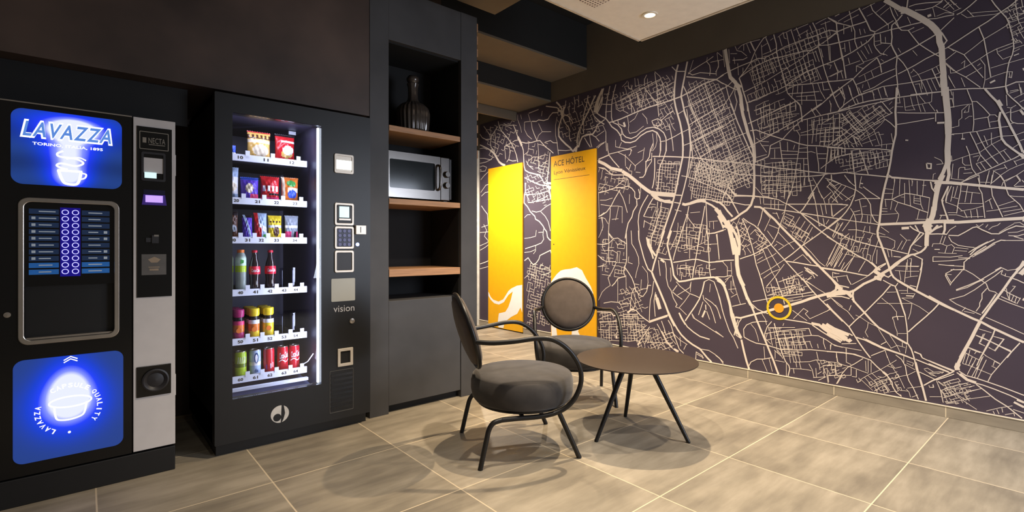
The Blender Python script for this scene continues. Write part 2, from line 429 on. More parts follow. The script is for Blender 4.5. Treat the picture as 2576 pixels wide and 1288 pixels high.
# ------------------------------------------------------------------ glass decanter and microwave in the cabinet
vx, vy, vz = 1.735, 3.10, 1.8328
prof = [(0.0, 0.004), (0.088, 0.0), (0.100, 0.006), (0.107, 0.03), (0.113, 0.10), (0.115, 0.145), (0.106, 0.180), (0.080, 0.208), (0.048, 0.224), (0.036, 0.245), (0.033, 0.28), (0.035, 0.33), (0.042, 0.352)]
t = thing('glass_decanter', 'ribbed smoked-glass decanter with tall stopper on the top oak shelf', 'decanter', (vx, vy, vz))
M_dec = mat('ribbed_smoke_glass', (74, 66, 60), 0.13, var=0.12, metal=0.3, spec=1.0)
MB().lathe(prof[:9], (vx, vy, vz), 144, rib=0.035, ribn=24).build('bowl', M_dec, t, smooth_angle=60)
MB().lathe(prof[8:], (vx, vy, vz), 48, rib=0.03, ribn=8).build('neck', M_dec, t, smooth_angle=60)
MB().lathe([(0.030, 0.3525), (0.034, 0.362), (0.042, 0.375), (0.044, 0.39), (0.032, 0.408), (0.0, 0.415)], (vx, vy, vz), 24).build('stopper', M_dec, t, smooth_angle=60)

my = 2.975
t = thing('microwave_oven', 'stainless steel microwave with dark window and two knobs on the middle oak shelf', 'microwave', (1.72, 3.13, 1.366))
MB().box(1.472, 1.972, my+0.02, 3.30, 1.380, 1.682).build('body', M_dark, t, bevel=0.004)
o = rrect(1.472, 1.880, 1.382, 1.680, 0.004); i_ = rrect(1.497, 1.836, 1.442, 1.630, 0.010)
d = MB().frame(o, i_, 0.022, my).build('door', M_steel, t)
g = MB().poly(rrect(1.495, 1.838, 1.440, 1.632, 0.01), 0.004, 'y', my+0.008)
g.build('window', mat('smoked_door_glass', (30, 36, 38), 0.12, var=0.15, scale=6), d)
h = MB().tube(spline([(1.858, my, 1.45), (1.858, my-0.03, 1.465), (1.858, my-0.036, 1.535), (1.858, my-0.03, 1.605), (1.858, my, 1.62)], 5), 0.009)
h.build('handle', M_steel, d)
p = MB().box(1.883, 1.955, my, my+0.02, 1.382, 1.680).build('control_panel', M_steel, t, bevel=0.003)
MB().box(1.957, 1.972, my+0.002, my+0.02, 1.39, 1.672).build('edge_strip', M_dark, t)
for kz in (1.562, 1.486):
    k = MB().lathe([(0.023, 0.0), (0.023, 0.012), (0.018, 0.024), (0.0, 0.024)], (1.927, my, kz), 24, M=Matrix.Rotation(PI/2, 3, 'X'))
    k.build('knob', M_steel, p, smooth_angle=40)
for fx in (1.50, 1.94):
    for fy in (3.02, 3.26):
        MB().box(fx-0.015, fx+0.015, fy-0.015, fy+0.015, 1.3662, 1.380).build('foot', M_dark, t)

# ------------------------------------------------------------------ hot drinks machine
CY = 2.86
t = thing('coffee_machine', 'black hot drinks machine with glowing blue sign panels and grey payment column', 'vending machine', (0.009, 3.15, 0))
MB().box(-0.318, 0.328, CY+0.03, 3.45, 0.118, 1.650).build('body', M_mach, t, bevel=0.003)
MB().box(-0.318, 0.328, CY-0.002, 3.45, 0.0, 0.113).build('plinth', M_mach, t, bevel=0.003)
wo = rrect(-0.207, 0.118, 0.655, 1.262, 0.034, 8)
wi = rrect(-0.189, 0.100, 0.673, 1.243, 0.024, 8)
door = MB().frame(rrect(-0.318, 0.163, 0.120, 1.650, 0.003, 8), wi, 0.03, CY).build('door', M_mach2, t)
MB().frame(wo, wi, 0.012, CY-0.010).build('window_surround', M_silver, door, bevel=0.003)
MB().box(-0.318, 0.163, CY-0.003, CY, 1.648, 1.653).build('top_edge', M_silver, door)
MB().lathe([(0.011, 0), (0.011, 0.006), (0.0, 0.007)], (-0.238, CY, 0.784), 20, M=Matrix.Rotation(PI/2, 3, 'X')).build('lock', M_silver, door, smooth_angle=40)
# selection panel
MB().box(-0.190, 0.101, CY+0.012, CY+0.026, 0.905, 1.244).build('selection_panel', M_mach2, t)
MB().box(-0.080, -0.014, CY+0.010, CY+0.012, 0.932, 1.226).build('button_strip', mat('deep_blue_backlight', (10, 6, 70), 0.3, emit=(24, 10, 150), estr=0.55), t)
M_ring = mat('lit_button_ring', (200, 200, 255), 0.4, emit=(178, 176, 255), estr=1.25)
M_lab = mat('dark_blue_drink_strip', (34, 46, 66), 0.3, var=0.3, scale=30, emit=(24, 50, 90), estr=0.35)
M_labb = mat('bright_blue_drink_strip', (40, 90, 150), 0.3, var=0.2, scale=30, emit=(26, 84, 150), estr=0.55)
M_labt = mat('pale_strip_print', (170, 180, 190), 0.4, emit=(150, 160, 170), estr=0.3)
for r in range(10):
    zc = 1.206 - r*0.0281
    for xc in (-0.0635, -0.0305):
        b = MB(); q = circ(xc, zc, 0.0118, 24, 0.0112); q2 = circ(xc, zc, 0.0090, 24, 0.0084)
        b.frame(q, q2, 0.004, CY+0.006).build('button', M_ring, t)
    for sgn, x0, x1 in ((0, -0.176, -0.084), (1, -0.010, 0.084)):
        b = MB(); b.box(x0, x1, CY+0.008, CY+0.012, zc-0.0105, zc+0.0105)
        rr = random.Random(r*2+sgn); xa = x0+0.03; xb = xa+0.035+0.02*rr.random()
        if sgn: xa = x0+0.022; xb = xa+0.03+0.02*rr.random()
        b.box(xa, xb, CY+0.0075, CY+0.008, zc-0.002, zc+0.0025, 1)
        if (sgn == 0 and 0 < r < 8) or (sgn == 1 and r in (3, 4, 6, 7)):
            b.box((x0+0.008) if not sgn else x1-0.02, (x0+0.020) if not sgn else x1-0.008, CY+0.0075, CY+0.008, zc-0.005, zc+0.006, 1)
        b.build('drink_label', [M_labb if r > 7 else M_lab, M_labt], t)
# dispensing bay
b = MB(); b.box(-0.19, 0.101, 2.985, 2.995, 0.66, 0.91).box(-0.194, -0.189, CY+0.02, 2.99, 0.66, 0.91).box(0.100, 0.105, CY+0.02, 2.99, 0.66, 0.91).box(-0.19, 0.101, CY+0.02, 2.99, 0.655, 0.672).box(-0.19, 0.101, CY+0.012, 2.99, 0.895, 0.905)
bay = b.build('dispensing_bay', M_mach2, t)
for xc in (-0.092, -0.022): MB().box(xc-0.011, xc+0.011, 2.93, 2.955, 0.745, 0.895).build('nozzle', mat('mid_grey_nozzle', (92, 86, 86), 0.4), bay, bevel=0.004)
MB().tube(spline([(-0.125, 2.90, 0.685), (-0.11, 2.90, 0.703), (-0.045, 2.90, 0.712), (0.02, 2.90, 0.716), (0.035, 2.90, 0.70)], 5), 0.0035).build('cup_rail', M_silver, bay)
MB().box(-0.187, 0.098, CY+0.004, CY+0.03, 0.674, 0.682).build('drip_lip', M_silver, bay)
# sign panels (object space = world minus the machine's base point)
def S(x, z): return (x-0.009, z)
sp = lit_panel_mat('blue_sign_with_lamps', (30, 62, 130), [(S(-0.040, 0)[0], 1.560, 0.130, 0.060), (S(-0.035, 0)[0], 1.556, 0.060, 0.034), (S(-0.035, 0)[0], 1.556, 0.045, 0.03), (S(-0.05, 0)[0], 1.355, 0.055, 0.05), (S(-0.05, 0)[0], 1.45, 0.075, 0.08)], gain=1.0)
pan = MB().poly(rrect(-0.228, 0.127, 1.316, 1.625, 0.036, 8), 0.004, 'y', CY-0.004).build('sign_panel', sp, t)
yy = CY-0.0055
P2 = lambda yv: (lambda a, c: (a, yv, c))
b = MB()
put_text(b, 'LAVAZZA', -0.047, 1.545, 0.296, yy, height=0.076, offset=0.07, spacing=1.22, shear=0.18)
put_text(b, 'LAVAZZA', -0.047, 1.545, 0.283, yy-0.001, mi=1, height=0.062, offset=0.022, spacing=1.22, shear=0.18)
put_text(b, 'TORINO, ITALIA, 1895', -0.052, 1.485, 0.225, yy, height=0.014, offset=0.02)
b.build('sign_lettering', [M_glowW, M_glowB], pan)
b = MB()
ribbon(b, spline([(-0.07, 1.465), (-0.088, 1.452), (-0.08, 1.44), (-0.03, 1.436), (-0.005, 1.420), (-0.03, 1.405), (-0.075, 1.412), (-0.090, 1.402), (-0.075, 1.392), (-0.055, 1.388)], 6), 0.0075, P2(yy))
ribbon(b, spline([(-0.06, 1.432), (-0.02, 1.442), (0.004, 1.432)], 6), 0.005, P2(yy))
cup = spline([(-0.085, 1.382), (-0.074, 1.345), (-0.062, 1.328), (-0.03, 1.326), (-0.018, 1.345), (-0.012, 1.382)], 4)
ribbon(b, cup, 0.010, P2(yy)); ribbon(b, [(-0.088, 1.382), (-0.008, 1.382)], 0.009, P2(yy))
ribbon(b, spline([(-0.014, 1.376), (0.004, 1.372), (0.0, 1.356), (-0.018, 1.348)], 4), 0.006, P2(yy))
b.build('cup_emblem', M_glowW, pan)
sp = lit_panel_mat('blue_sign_capsule', (34, 62, 132), [(S(-0.05, 0)[0], 0.385, 0.105, 0.105), (S(-0.05, 0)[0], 0.46, 0.07, 0.10)], mid=(28, 64, 250), gain=1.0, ripple=False)
pan = MB().poly(rrect(-0.222, 0.132, 0.170, 0.594, 0.034, 8), 0.004, 'y', CY-0.004).build('sign_panel', sp, t)
b = MB(); cx_, cz_, R_ = -0.050, 0.368, 0.100
def arc_text(word, a0, a1):
    n = len(word)
    for k, ch in enumerate(word):
        a = math.radians(a0 + (a1-a0)*k/(n-1))
        w = 0.005 if ch == 'I' else 0.0145
        put_text(b, ch, cx_+R_*math.cos(a), cz_+R_*math.sin(a), w, yy, height=0.0185, offset=0.02, rot=a-PI/2)
for wd_, a0_, a1_ in (('CAPSULE', 122, 54), ('QUALITY', 36, -36), ('LAVAZZA', 238, 168)):
    b = MB(); arc_text(wd_, a0_, a1_); b.build('sign_lettering', M_glowW, pan)
b = MB(); b.poly(circ(cx_, cz_-R_, 0.005, 12), 0.0005, 'y', yy); b.build('sign_dot', M_glowW, pan)
b = MB()
for dz in (0, 0.010): ribbon(b, [(-0.068, 0.566+dz), (-0.046, 0.580+dz), (-0.024, 0.568+dz)], 0.004, P2(yy))
b.build('arrow_emblem', M_glowW, pan)
b = MB()
ribbon(b, circ(-0.046, 0.398, 0.068, 40, 0.022), 0.006, P2(yy), closed=True)
ribbon(b, spline([(-0.098, 0.384), (-0.094, 0.345), (-0.084, 0.327), (-0.048, 0.322), (-0.010, 0.332), (0.001, 0.352), (0.006, 0.388)], 5), 0.0065, P2(yy))
b.build('capsule_emblem', M_glowW, pan)
# payment column
MB().box(0.168, 0.328, CY-0.002, CY+0.03, 0.122, 1.652).build('payment_column', M_grey, t, bevel=0.002)
pc = MB().box(0.181, 0.314, CY-0.006, CY-0.002, 0.826, 1.612).build('payment_panel', M_mach2, t)
b = MB(); b.frame(rrect(0.190, 0.301, 1.508, 1.590, 0.003), rrect(0.193, 0.298, 1.511, 1.587, 0.002), 0.002, CY-0.008)
put_text(b, 'NECTA', 0.256, 1.550, 0.064, CY-0.0075, height=0.026); b.box(0.202, 0.216, CY-0.0075, CY-0.0065, 1.538, 1.562)
b.box(0.225, 0.287, CY-0.0075, CY-0.0065, 1.530, 1.533)
b.build('maker_plate', M_silver, pc)
b = MB().frame(rrect(0.197, 0.289, 1.362, 1.496, 0.008), rrect(0.206, 0.280, 1.372, 1.486, 0.004), 0.006, CY-0.012)
rd = b.build('banknote_reader', M_dark, pc)
MB().box(0.206, 0.280, CY-0.0075, CY-0.0062, 1.40, 1.47).build('reader_plate', M_grey, rd)
MB().box(0.209, 0.254, CY-0.013, CY-0.008, 1.376, 1.402).build('reader_light', mat('pale_reader_light', (220, 245, 245), 0.4, emit=(205, 240, 240), estr=0.9), rd)
dp = MB().poly([(0.199, 1.252), (0.293, 1.252), (0.287, 1.300), (0.205, 1.300)], 0.008, 'y', CY-0.013).build('display_housing', mat('violet_lit_housing', (60, 40, 100), 0.35, emit=(60, 34, 140), estr=0.35), pc)
MB().box(0.212, 0.278, CY-0.0145, CY-0.013, 1.264, 1.296).build('screen', mat('violet_screen', (190, 160, 240), 0.4, emit=(186, 150, 255), estr=1.0), dp)
MB().box(0.205, 0.287, CY-0.0085, CY-0.006, 1.303, 1.322).build('display_hood', mat('blue_black_plastic', (24, 22, 60), 0.3), pc)
b = MB(); b.box(0.214, 0.238, CY-0.012, CY-0.006, 1.08, 1.10).box(0.236, 0.262, CY-0.018, CY-0.006, 1.075, 1.112).box(0.244, 0.262, CY-0.019, CY-0.018, 1.106, 1.114, 1)
b.build('coin_slot', [M_dark, M_silver], pc)
b = MB().box(0.198, 0.292, CY-0.0075, CY-0.006, 0.928, 1.024)
b.poly([(0.222, 1.000), (0.246, 1.012), (0.270, 1.000), (0.258, 0.985), (0.234, 0.985)], 0.0006, 'y', CY-0.0082, 1)
b.box(0.228, 0.262, CY-0.0082, CY-0.0075, 0.948, 0.957, 1).box(0.224, 0.266, CY-0.0082, CY-0.0075, 0.962, 0.966, 1)
b.build('sticker', [mat('grey_notice', (96, 92, 88), 0.5), mat('tan_notice_print', (160, 140, 116), 0.5)], pc)
cr = MB().box(0.180, 0.311, CY-0.008, CY-0.002, 0.367, 0.508).build('coin_return', M_mach2, t, bevel=0.002)
b = MB(); RX = Matrix.Rotation(PI/2, 3, 'X')
b.lathe([(0.052, 0.0), (0.052, 0.012), (0.046, 0.014), (0.038, 0.010), (0.032, 0.004), (0.024, 0.006), (0.0, 0.008)], (0.250, CY-0.008, 0.440), 40, M=RX)
b.build('return_cup', M_dark, cr, smooth_angle=40)
for hz in (0.395, 1.45): MB().box(0.328, 0.334, CY+0.03, CY+0.06, hz-0.05, hz+0.05).build('hinge', M_grey, t)

# ------------------------------------------------------------------ snack and drinks machine
VX0, VX1 = 0.492, 1.312
t = thing('snack_vending_machine', 'tall black glass-fronted machine full of lit snacks, bottles and cans', 'vending machine', (0.902, 3.25, 0))
b = MB()
b.box(VX0, VX0+0.022, 2.921, 3.66, 0.06, 1.832).box(VX1-0.022, VX1, 2.921, 3.66, 0.06, 1.832)
b.box(VX0, VX1, 2.921, 3.66, 1.80, 1.832).box(VX0, VX1, 2.921, 3.66, 0.06, 0.20).box(VX0, VX1, 3.64, 3.66, 0.06, 1.832)
b.build('body', M_mach, t)
MB().box(VX0+0.012, VX1-0.012, 2.90, 3.64, 0.0, 0.058).build('plinth', M_mach, t)
b = MB(); b.box(VX0+0.022, VX0+0.030, 2.93, 3.60, 0.20, 1.80).box(1.022, 1.03, 2.93, 3.60, 0.20, 1.80).box(VX0+0.03, 1.022, 3.59, 3.60, 0.20, 1.80).box(VX0+0.03, 1.022, 2.93, 3.59, 1.765, 1.80).box(VX0+0.03, 1.022, 2.93, 3.59, 0.20, 0.232)
b.build('interior_lining', mat('slate_interior', (58, 55, 74), 0.42, var=0.05), t)
wi = rrect(0.571, 1.020, 0.281, 1.742, 0.006, 4)
dr = MB().frame(rrect(VX0, VX1, 0.062, 1.834, 0.006, 4), wi, 0.058, 2.86).build('door', M_mach, t)
MB().box(0.5715, 1.0195, 2.872, 2.876, 0.2815, 1.7415).build('window', M_glass, dr)
MB().box(1.0075, 1.0175, 2.888, 2.906, 0.285, 1.735).build('light_strip', M_led, dr)
# trays
TZ = [1.565, 1.328, 1.113, 0.825, 0.557, 0.350]
lanes = [(0.66, 0.79, 0.93), (0.64, 0.745, 0.845, 0.945), (0.625, 0.695, 0.765, 0.845, 0.945)] + [(0.66, 0.735, 0.81, 0.885, 0.95)]*3
DIV = [(0.680, 0.834, 0.975), (0.6585, 0.760, 0.8725, 0.985), (0.662, 0.7295, 0.806, 0.8905, 0.985), (0.63, 0.695, 0.772, 0.852, 0.91), (0.61, 0.689, 0.766, 0.846, 0.91), (0.62, 0.697, 0.770, 0.844, 0.914)]
M_tray = mat('dark_zinc_tray', (58, 56, 62), 0.45, 0.3)
M_rail = mat('white_price_rail', (232, 234, 242), 0.4, var=0.02)
M_clearl = mat('grey_pusher_highlight', (120, 124, 140), 0.3)
M_clear = glass_mat('clear_plastic', (200, 204, 222), 0.5, 0.05)
for k, z in enumerate(TZ):
    b = MB(); b.box(0.53, 1.0, 3.066, 3.57, z-0.030, z-0.022)
    for xq in DIV[k]: b.box(xq-0.0008, xq+0.0008, 3.066, 3.57, z-0.022, z-0.004)
    tr = b.build('tray', M_tray, t)
    b = MB(); b.box(0.528, 1.002, 3.050, 3.064, z-0.036, z)
    for j, x in enumerate(lanes[k]):
        b.box(x+0.012, x+0.034, 3.0465, 3.050, z-0.006, z+0.022)
        n = 12 + j + (0 if k else 0)
        put_text(b, str(10*(k+1)+j), x-0.012, z-0.018, 0.026, 3.0492, mi=1, height=0.017, offset=0.03)
    b.build('price_rail', [M_rail, M_ink], tr)
    if k in (3, 4):
        for x in (0.878, 0.936):
            b = MB(); b.box(x-0.014, x+0.014, 3.10, 3.104, z-0.022, z+0.11).box(x-0.001, x+0.001, 3.098, 3.100, z-0.02, z+0.095, 1)  # centre strip paints a thin highlight on the clear plate
            b.build('lane_pusher', [M_clear, M_clearl], tr)
b = MB(); b.add([(0.535, 2.95, 0.236), (1.018, 2.95, 0.236), (1.018, 3.30, 0.276), (0.535, 3.30, 0.276)], [(0, 1, 2, 3)]).box(0.535, 1.0, 3.02, 3.045, 0.276, 0.292, 1)
b.build('delivery_flap', [mat('blue_grey_flap', (120, 124, 158), 0.3), M_rail], t)
MB().tube([(0.975, 3.03, 0.372), (0.99, 3.0, 0.39), (1.006, 2.955, 0.44)], 0.003).build('flap_rod', M_rail, t)
MB().add([(1.0195, 2.93, 0.50), (1.0195, 2.97, 0.41), (1.0195, 2.93, 0.40)], [(0, 1, 2)]).build('flap_bracket', M_rail, t)
MB().box(0.944, 0.985, 3.2, 3.21, 1.742, 1.762).build('inside_label', M_rail, t)
# door fittings
M_bezel = mat('pale_silver_bezel', (214, 204, 190), 0.35, 0.3, var=0.03)
YF = 2.86
def bezel(name, x0, x1, z0, z1, w=0.012, r=0.010, m=M_bezel):
    return MB().frame(rrect(x0, x1, z0, z1, r, 4), rrect(x0+w, x1-w, z0+w, z1-w, r*0.6, 4), 0.008, YF-0.008).build(name, m, dr, bevel=0.002)
o = bezel('display', 1.091, 1.206, 1.484, 1.596)
MB().box(1.100, 1.197, YF-0.004, YF-0.001, 1.494, 1.586).build('display_backing', M_bezel, o)
MB().box(1.101, 1.194, YF-0.006, YF-0.004, 1.508, 1.560).build('screen', mat('lit_coin_screen', (240, 255, 250), 0.4, emit=(240, 255, 246), estr=1.3), o)
o = bezel('card_reader', 1.093, 1.207, 1.183, 1.312)
MB().poly(rrect(1.108, 1.195, 1.197, 1.302, 0.02), 0.004, 'y', YF-0.005).build('reader_face', M_dark, o)
MB().box(1.120, 1.178, YF-0.008, YF-0.005, 1.228, 1.292).build('screen', mat('lit_card_screen', (200, 235, 240), 0.4, emit=(196, 232, 236), estr=0.85), o)
MB().box(1.116, 1.186, YF-0.012, YF-0.005, 1.212, 1.222).build('card_slot', M_bezel, o)
o = bezel('keypad', 1.093, 1.207, 1.046, 1.176)
MB().box(1.105, 1.197, YF-0.003, YF, 1.056, 1.166).build('keypad_face', mat('navy_keypad', (22, 24, 56), 0.4), o)
for r in range(4):
    for c in range(3):
        MB().poly(circ(1.124+c*0.027, 1.150-r*0.026, 0.0095, 14, 0.0095), 0.004, 'y', YF-0.006).build('key', mat('grey_blue_key', (96, 100, 150), 0.4), o)
o = bezel('coin_plate', 1.093, 1.207, 0.909, 1.036)
MB().box(1.104, 1.196, YF-0.002, YF, 0.920, 1.025).build('plate_face', M_dark, o)
MB().poly(rrect(1.075, 1.216, 0.742, 0.874, 0.006), 0.002, 'y', YF-0.002).build('notice_sheet', mat('pale_grey_notice', (176, 176, 168), 0.5, var=0.02), dr)
b = MB(); put_text(b, 'vision', 1.150, 0.699, 0.124, YF-0.001, height=0.036); b.build('door_lettering', mat('light_grey_lettering', (196, 194, 196), 0.4), dr)
MB().lathe([(0.015, 0), (0.015, 0.006), (0.008, 0.008), (0.0, 0.008)], (1.197, YF, 0.622), 20, M=RX).build('lock', M_silver, dr, smooth_angle=40)
o = bezel('coin_return', 1.110, 1.202, 0.364, 0.468, 0.017, 0.004)
MB().box(1.127, 1.185, YF-0.001, YF, 0.381, 0.451).build('return_opening', M_black, o)
MB().box(1.214, 1.276, YF-0.022, YF, 1.132, 1.184).box(1.240, 1.244, YF-0.0235, YF-0.022, 1.142, 1.176, 1).build('key_hasp', [M_bezel, M_dark], dr, bevel=0.002)
MB().poly(circ(1.231, 1.072, 0.0105, 16), 0.004, 'y', YF-0.004).build('indicator_light', mat('blue_led', (160, 180, 255), 0.4, emit=(150, 170, 255), estr=3.0), dr)
b = MB(); b.frame(rrect(1.066, 1.206, 0.104, 0.345, 0.004, 3), rrect(1.0685, 1.2035, 0.1065, 0.3425, 0.003, 3), 0.002, YF-0.002)
for k in range(8): b.box(1.072, 1.200, YF-0.003, YF, 0.122+k*0.027, 0.137+k*0.027, 1)
b.build('vent_grille', [mat('worn_grey_edge', (90, 88, 86), 0.5), M_mach2], dr)
# emblem: split disc with an eye
b = MB(); A = []
ex, ez, er = 0.798, 0.160, 0.046
lf = [(ex+er*math.cos(math.radians(a)), ez+er*math.sin(math.radians(a))) for a in range(80, 275, 8)]
A = lf + [(ex+0.004, ez-0.046), (ex+0.008, ez+0.045)]
b.poly(A, 0.001, 'y', YF-0.001)
rt = [(ex+er*math.cos(math.radians(a)), ez+er*math.sin(math.radians(a))) for a in range(-78, 70, 8)]
b.poly(rt + [(ex+0.020, ez+0.040), (ex+0.026, ez), (ex+0.018, ez-0.030)], 0.001, 'y', YF-0.001)
b.poly(circ(ex-0.014, ez-0.016, 0.020, 24), 0.001, 'y', YF-0.0018, 1)
b.build('maker_emblem', [mat('pale_grey_emblem', (206, 202, 196), 0.4), M_mach], dr)

# ------------------------------------------------------------------ goods in the machine
def pm(name, c): return mat('wrap_' + name, c, 0.24, var=0.16, scale=55)
def bag(name, label, cat, group, x0, x1, z0, z1, y, cols, fn, depth=0.05, lean=0.0, nu=22, nv=28):
    w = x1-x0; h = z1-z0; cx = (x0+x1)/2; b = MB(); vs = []
    rr = random.Random(label)
    ph = rr.random()*6
    for side in (1, -1):
        for j in range(nv+1):
            for i in range(nu+1):
                u = i/nu; v = j/nv
                k = max(0, math.sin(PI*u))**0.55 * max(0, math.sin(PI*min(1, max(0, (v-0.06)/0.88))))**0.6
                bulge = depth*0.58*k*(1+0.10*math.sin(9*u+ph)*math.sin(7*v+ph)) + 0.0022*k*(math.sin(31*u+17*v+ph)+math.sin(23*v-19*u+2*ph))
                pinch = 1-0.05*math.sin(PI*v)
                zz = z0 + h*v + (0.003*math.sin(u*60) if j in (0, nv) else 0)
                vs.append((cx+(u-0.5)*w*pinch, y - side*bulge + lean*v*h, zz))
    o = (nu+1)*(nv+1)
    for j in range(nv):
        for i in range(nu):
            a = j*(nu+1)+i; mi = fn((i+0.5)/nu, (j+0.5)/nv)
            b.add([vs[a], vs[a+1], vs[a+nu+2], vs[a+nu+1]], [(0, 1, 2, 3)], mi, True)
            b.add([vs[o+a], vs[o+a+nu+1], vs[o+a+nu+2], vs[o+a+1]], [(0, 1, 2, 3)], 0, True)
    ob = b.build(name, [pm(*c) for c in cols], None, fix=False)
    bm = bmesh.new(); bm.from_mesh(ob.data); bmesh.ops.remove_doubles(bm, verts=bm.verts, dist=1e-5); bmesh.ops.recalc_face_normals(bm, faces=bm.faces); bm.to_mesh(ob.data); bm.free()
    return tag(ob, label, cat, group)
GOLD = ('gold', (222, 178, 96)); CREAM = ('cream', (236, 220, 190)); BRN = ('brown', (86, 52, 34)); RED = ('red', (196, 34, 40)); WHT = ('white', (238, 236, 240))
PURP = ('purple', (96, 66, 190)); BLUE = ('blue', (60, 92, 200)); ORG_ = ('orange', (226, 120, 48)); YEL = ('yellow', (238, 206, 50)); PINK = ('pink', (226, 70, 120)); GRN = ('green', (70, 150, 70)); DRK = ('dark', (40, 30, 34)); LBL = ('pale_blue', (176, 196, 226)); GRY = ('grey', (150, 156, 164)); MAG = ('magenta', (180, 50, 110)); LIM = ('lime', (176, 204, 50))
G1, G2, G3 = 'crisp bags on the top tray', 'snack bags on the second tray', 'small packets on the third tray'
def ell(u, v, cu, cv, ru, rv): return ((u-cu)/ru)**2 + ((v-cv)/rv)**2 < 1
bag('crisp_bag', 'big golden cream crisp bag with dark lettering band on the top tray', 'crisp bag', G1, 0.698, 0.822, 1.549, 1.716, 3.135, [GOLD, BRN, CREAM, RED],
    lambda u, v: 1 if (0.74 < v < 0.88 and (int(u*11) % 2 == 0 or v < 0.78)) else 3 if v > 0.95 or (0.10 < v < 0.16 and u < 0.6) else 2 if ell(u, v, 0.55, 0.36, 0.36, 0.2) or 0.6 < v < 0.72 else 0)
bag('crisp_bag', 'big red crisp bag with cream picture on the top tray', 'crisp bag', G1, 0.846, 0.958, 1.549, 1.720, 3.135, [RED, WHT, GOLD, DRK],
    lambda u, v: 1 if (0.70 < v < 0.80 and u > 0.25) or ell(u, v, 0.62, 0.45, 0.3, 0.16) else 2 if ell(u, v, 0.55, 0.33, 0.3, 0.14) else 3 if v > 0.93 or (v < 0.14 and u > 0.5) else 0, lean=0.02)
bag('snack_packet', 'small blue and white packet half hidden at the end of the top tray', 'packet', G1, 0.590, 0.640, 1.549, 1.628, 3.12, [BLUE, WHT, DRK], lambda u, v: 1 if v < 0.4 else 2 if v > 0.9 else 0, depth=0.03)
bag('snack_bag', 'tall white and pale blue bag at the end of the second tray', 'snack bag', G2, 0.565, 0.655, 1.312, 1.500, 3.13, [LBL, WHT, CREAM, DRK], lambda u, v: 2 if ell(u, v, 0.5, 0.42, 0.4, 0.14) else 1 if v < 0.72 and v > 0.2 else 3 if v < 0.1 else 0)
bag('snack_bag', 'purple snack bag with yellow picture on the second tray', 'snack bag', G2, 0.662, 0.756, 1.312, 1.450, 3.125, [PURP, CREAM, PINK, BLUE], lambda u, v: 1 if ell(u, v, 0.45, 0.55, 0.22, 0.2) else 2 if v < 0.32 and u > 0.5 else 3 if v > 0.9 else 0)
bag('snack_bag', 'red snack bag with white lettering on the second tray', 'snack bag', G2, 0.764, 0.868, 1.312, 1.464, 3.125, [RED, WHT, DRK, PINK], lambda u, v: 1 if 0.42 < v < 0.66 and int(u*13) % 3 != 0 else 2 if 0.28 < v < 0.34 and u > 0.4 else 3 if v < 0.2 else 0)
bag('snack_bag', 'orange snack bag with green and blue picture on the second tray', 'snack bag', G2, 0.877, 0.975, 1.312, 1.468, 3.125, [ORG_, CREAM, GRN, BLUE], lambda u, v: 2 if ell(u, v, 0.55, 0.76, 0.28, 0.12) else 3 if ell(u, v, 0.6, 0.36, 0.28, 0.16) else 1 if u < 0.2 or (0.44 < v < 0.6 and u > 0.3) else 0)
bag('snack_packet', 'dim brown packet at the end of the third tray', 'packet', G3, 0.590, 0.652, 1.097, 1.256, 3.13, [BRN, DRK, GRY], lambda u, v: 2 if ell(u, v, 0.6, 0.4, 0.3, 0.12) else 1 if v > 0.85 else 0, depth=0.03)
bag('snack_packet', 'narrow violet packet leaning on the third tray', 'packet', G3, 0.672, 0.726, 1.097, 1.238, 3.125, [PURP, LBL, DRK], lambda u, v: 1 if abs(u-0.9+0.7*v) < 0.12 else 2 if v > 0.9 else 0, depth=0.03, lean=0.1)
bag('snack_packet', 'narrow white packet with red corner on the third tray', 'packet', G3, 0.733, 0.803, 1.097, 1.252, 3.125, [LBL, RED, WHT, GRN], lambda u, v: 1 if u < 0.3 or (v < 0.45 and u < 0.55) else 2 if abs(v-0.5-0.3*(0.5-u)) < 0.1 else 3 if v < 0.2 and u > 0.7 else 0, depth=0.03, lean=0.1)
bag('snack_packet', 'narrow yellow packet with dark picture on the third tray', 'packet', G3, 0.809, 0.884, 1.097, 1.240, 3.125, [YEL, BRN, WHT], lambda u, v: 1 if ell(u, v, 0.55, 0.35, 0.22, 0.2) or (0.7 < v < 0.8 and int(u*9) % 2) else 2 if 0.5 < v < 0.6 else 0, depth=0.03, lean=0.1)
bag('snack_packet', 'grey and pink sweet packet last on the third tray', 'packet', G3, 0.897, 0.975, 1.097, 1.242, 3.125, [GRY, PINK, WHT, DRK], lambda u, v: 1 if v < 0.36 and (u < 0.45 or u > 0.8) else 2 if 0.5 < v < 0.62 else 3 if v < 0.36 and u > 0.62 else 0, depth=0.035)

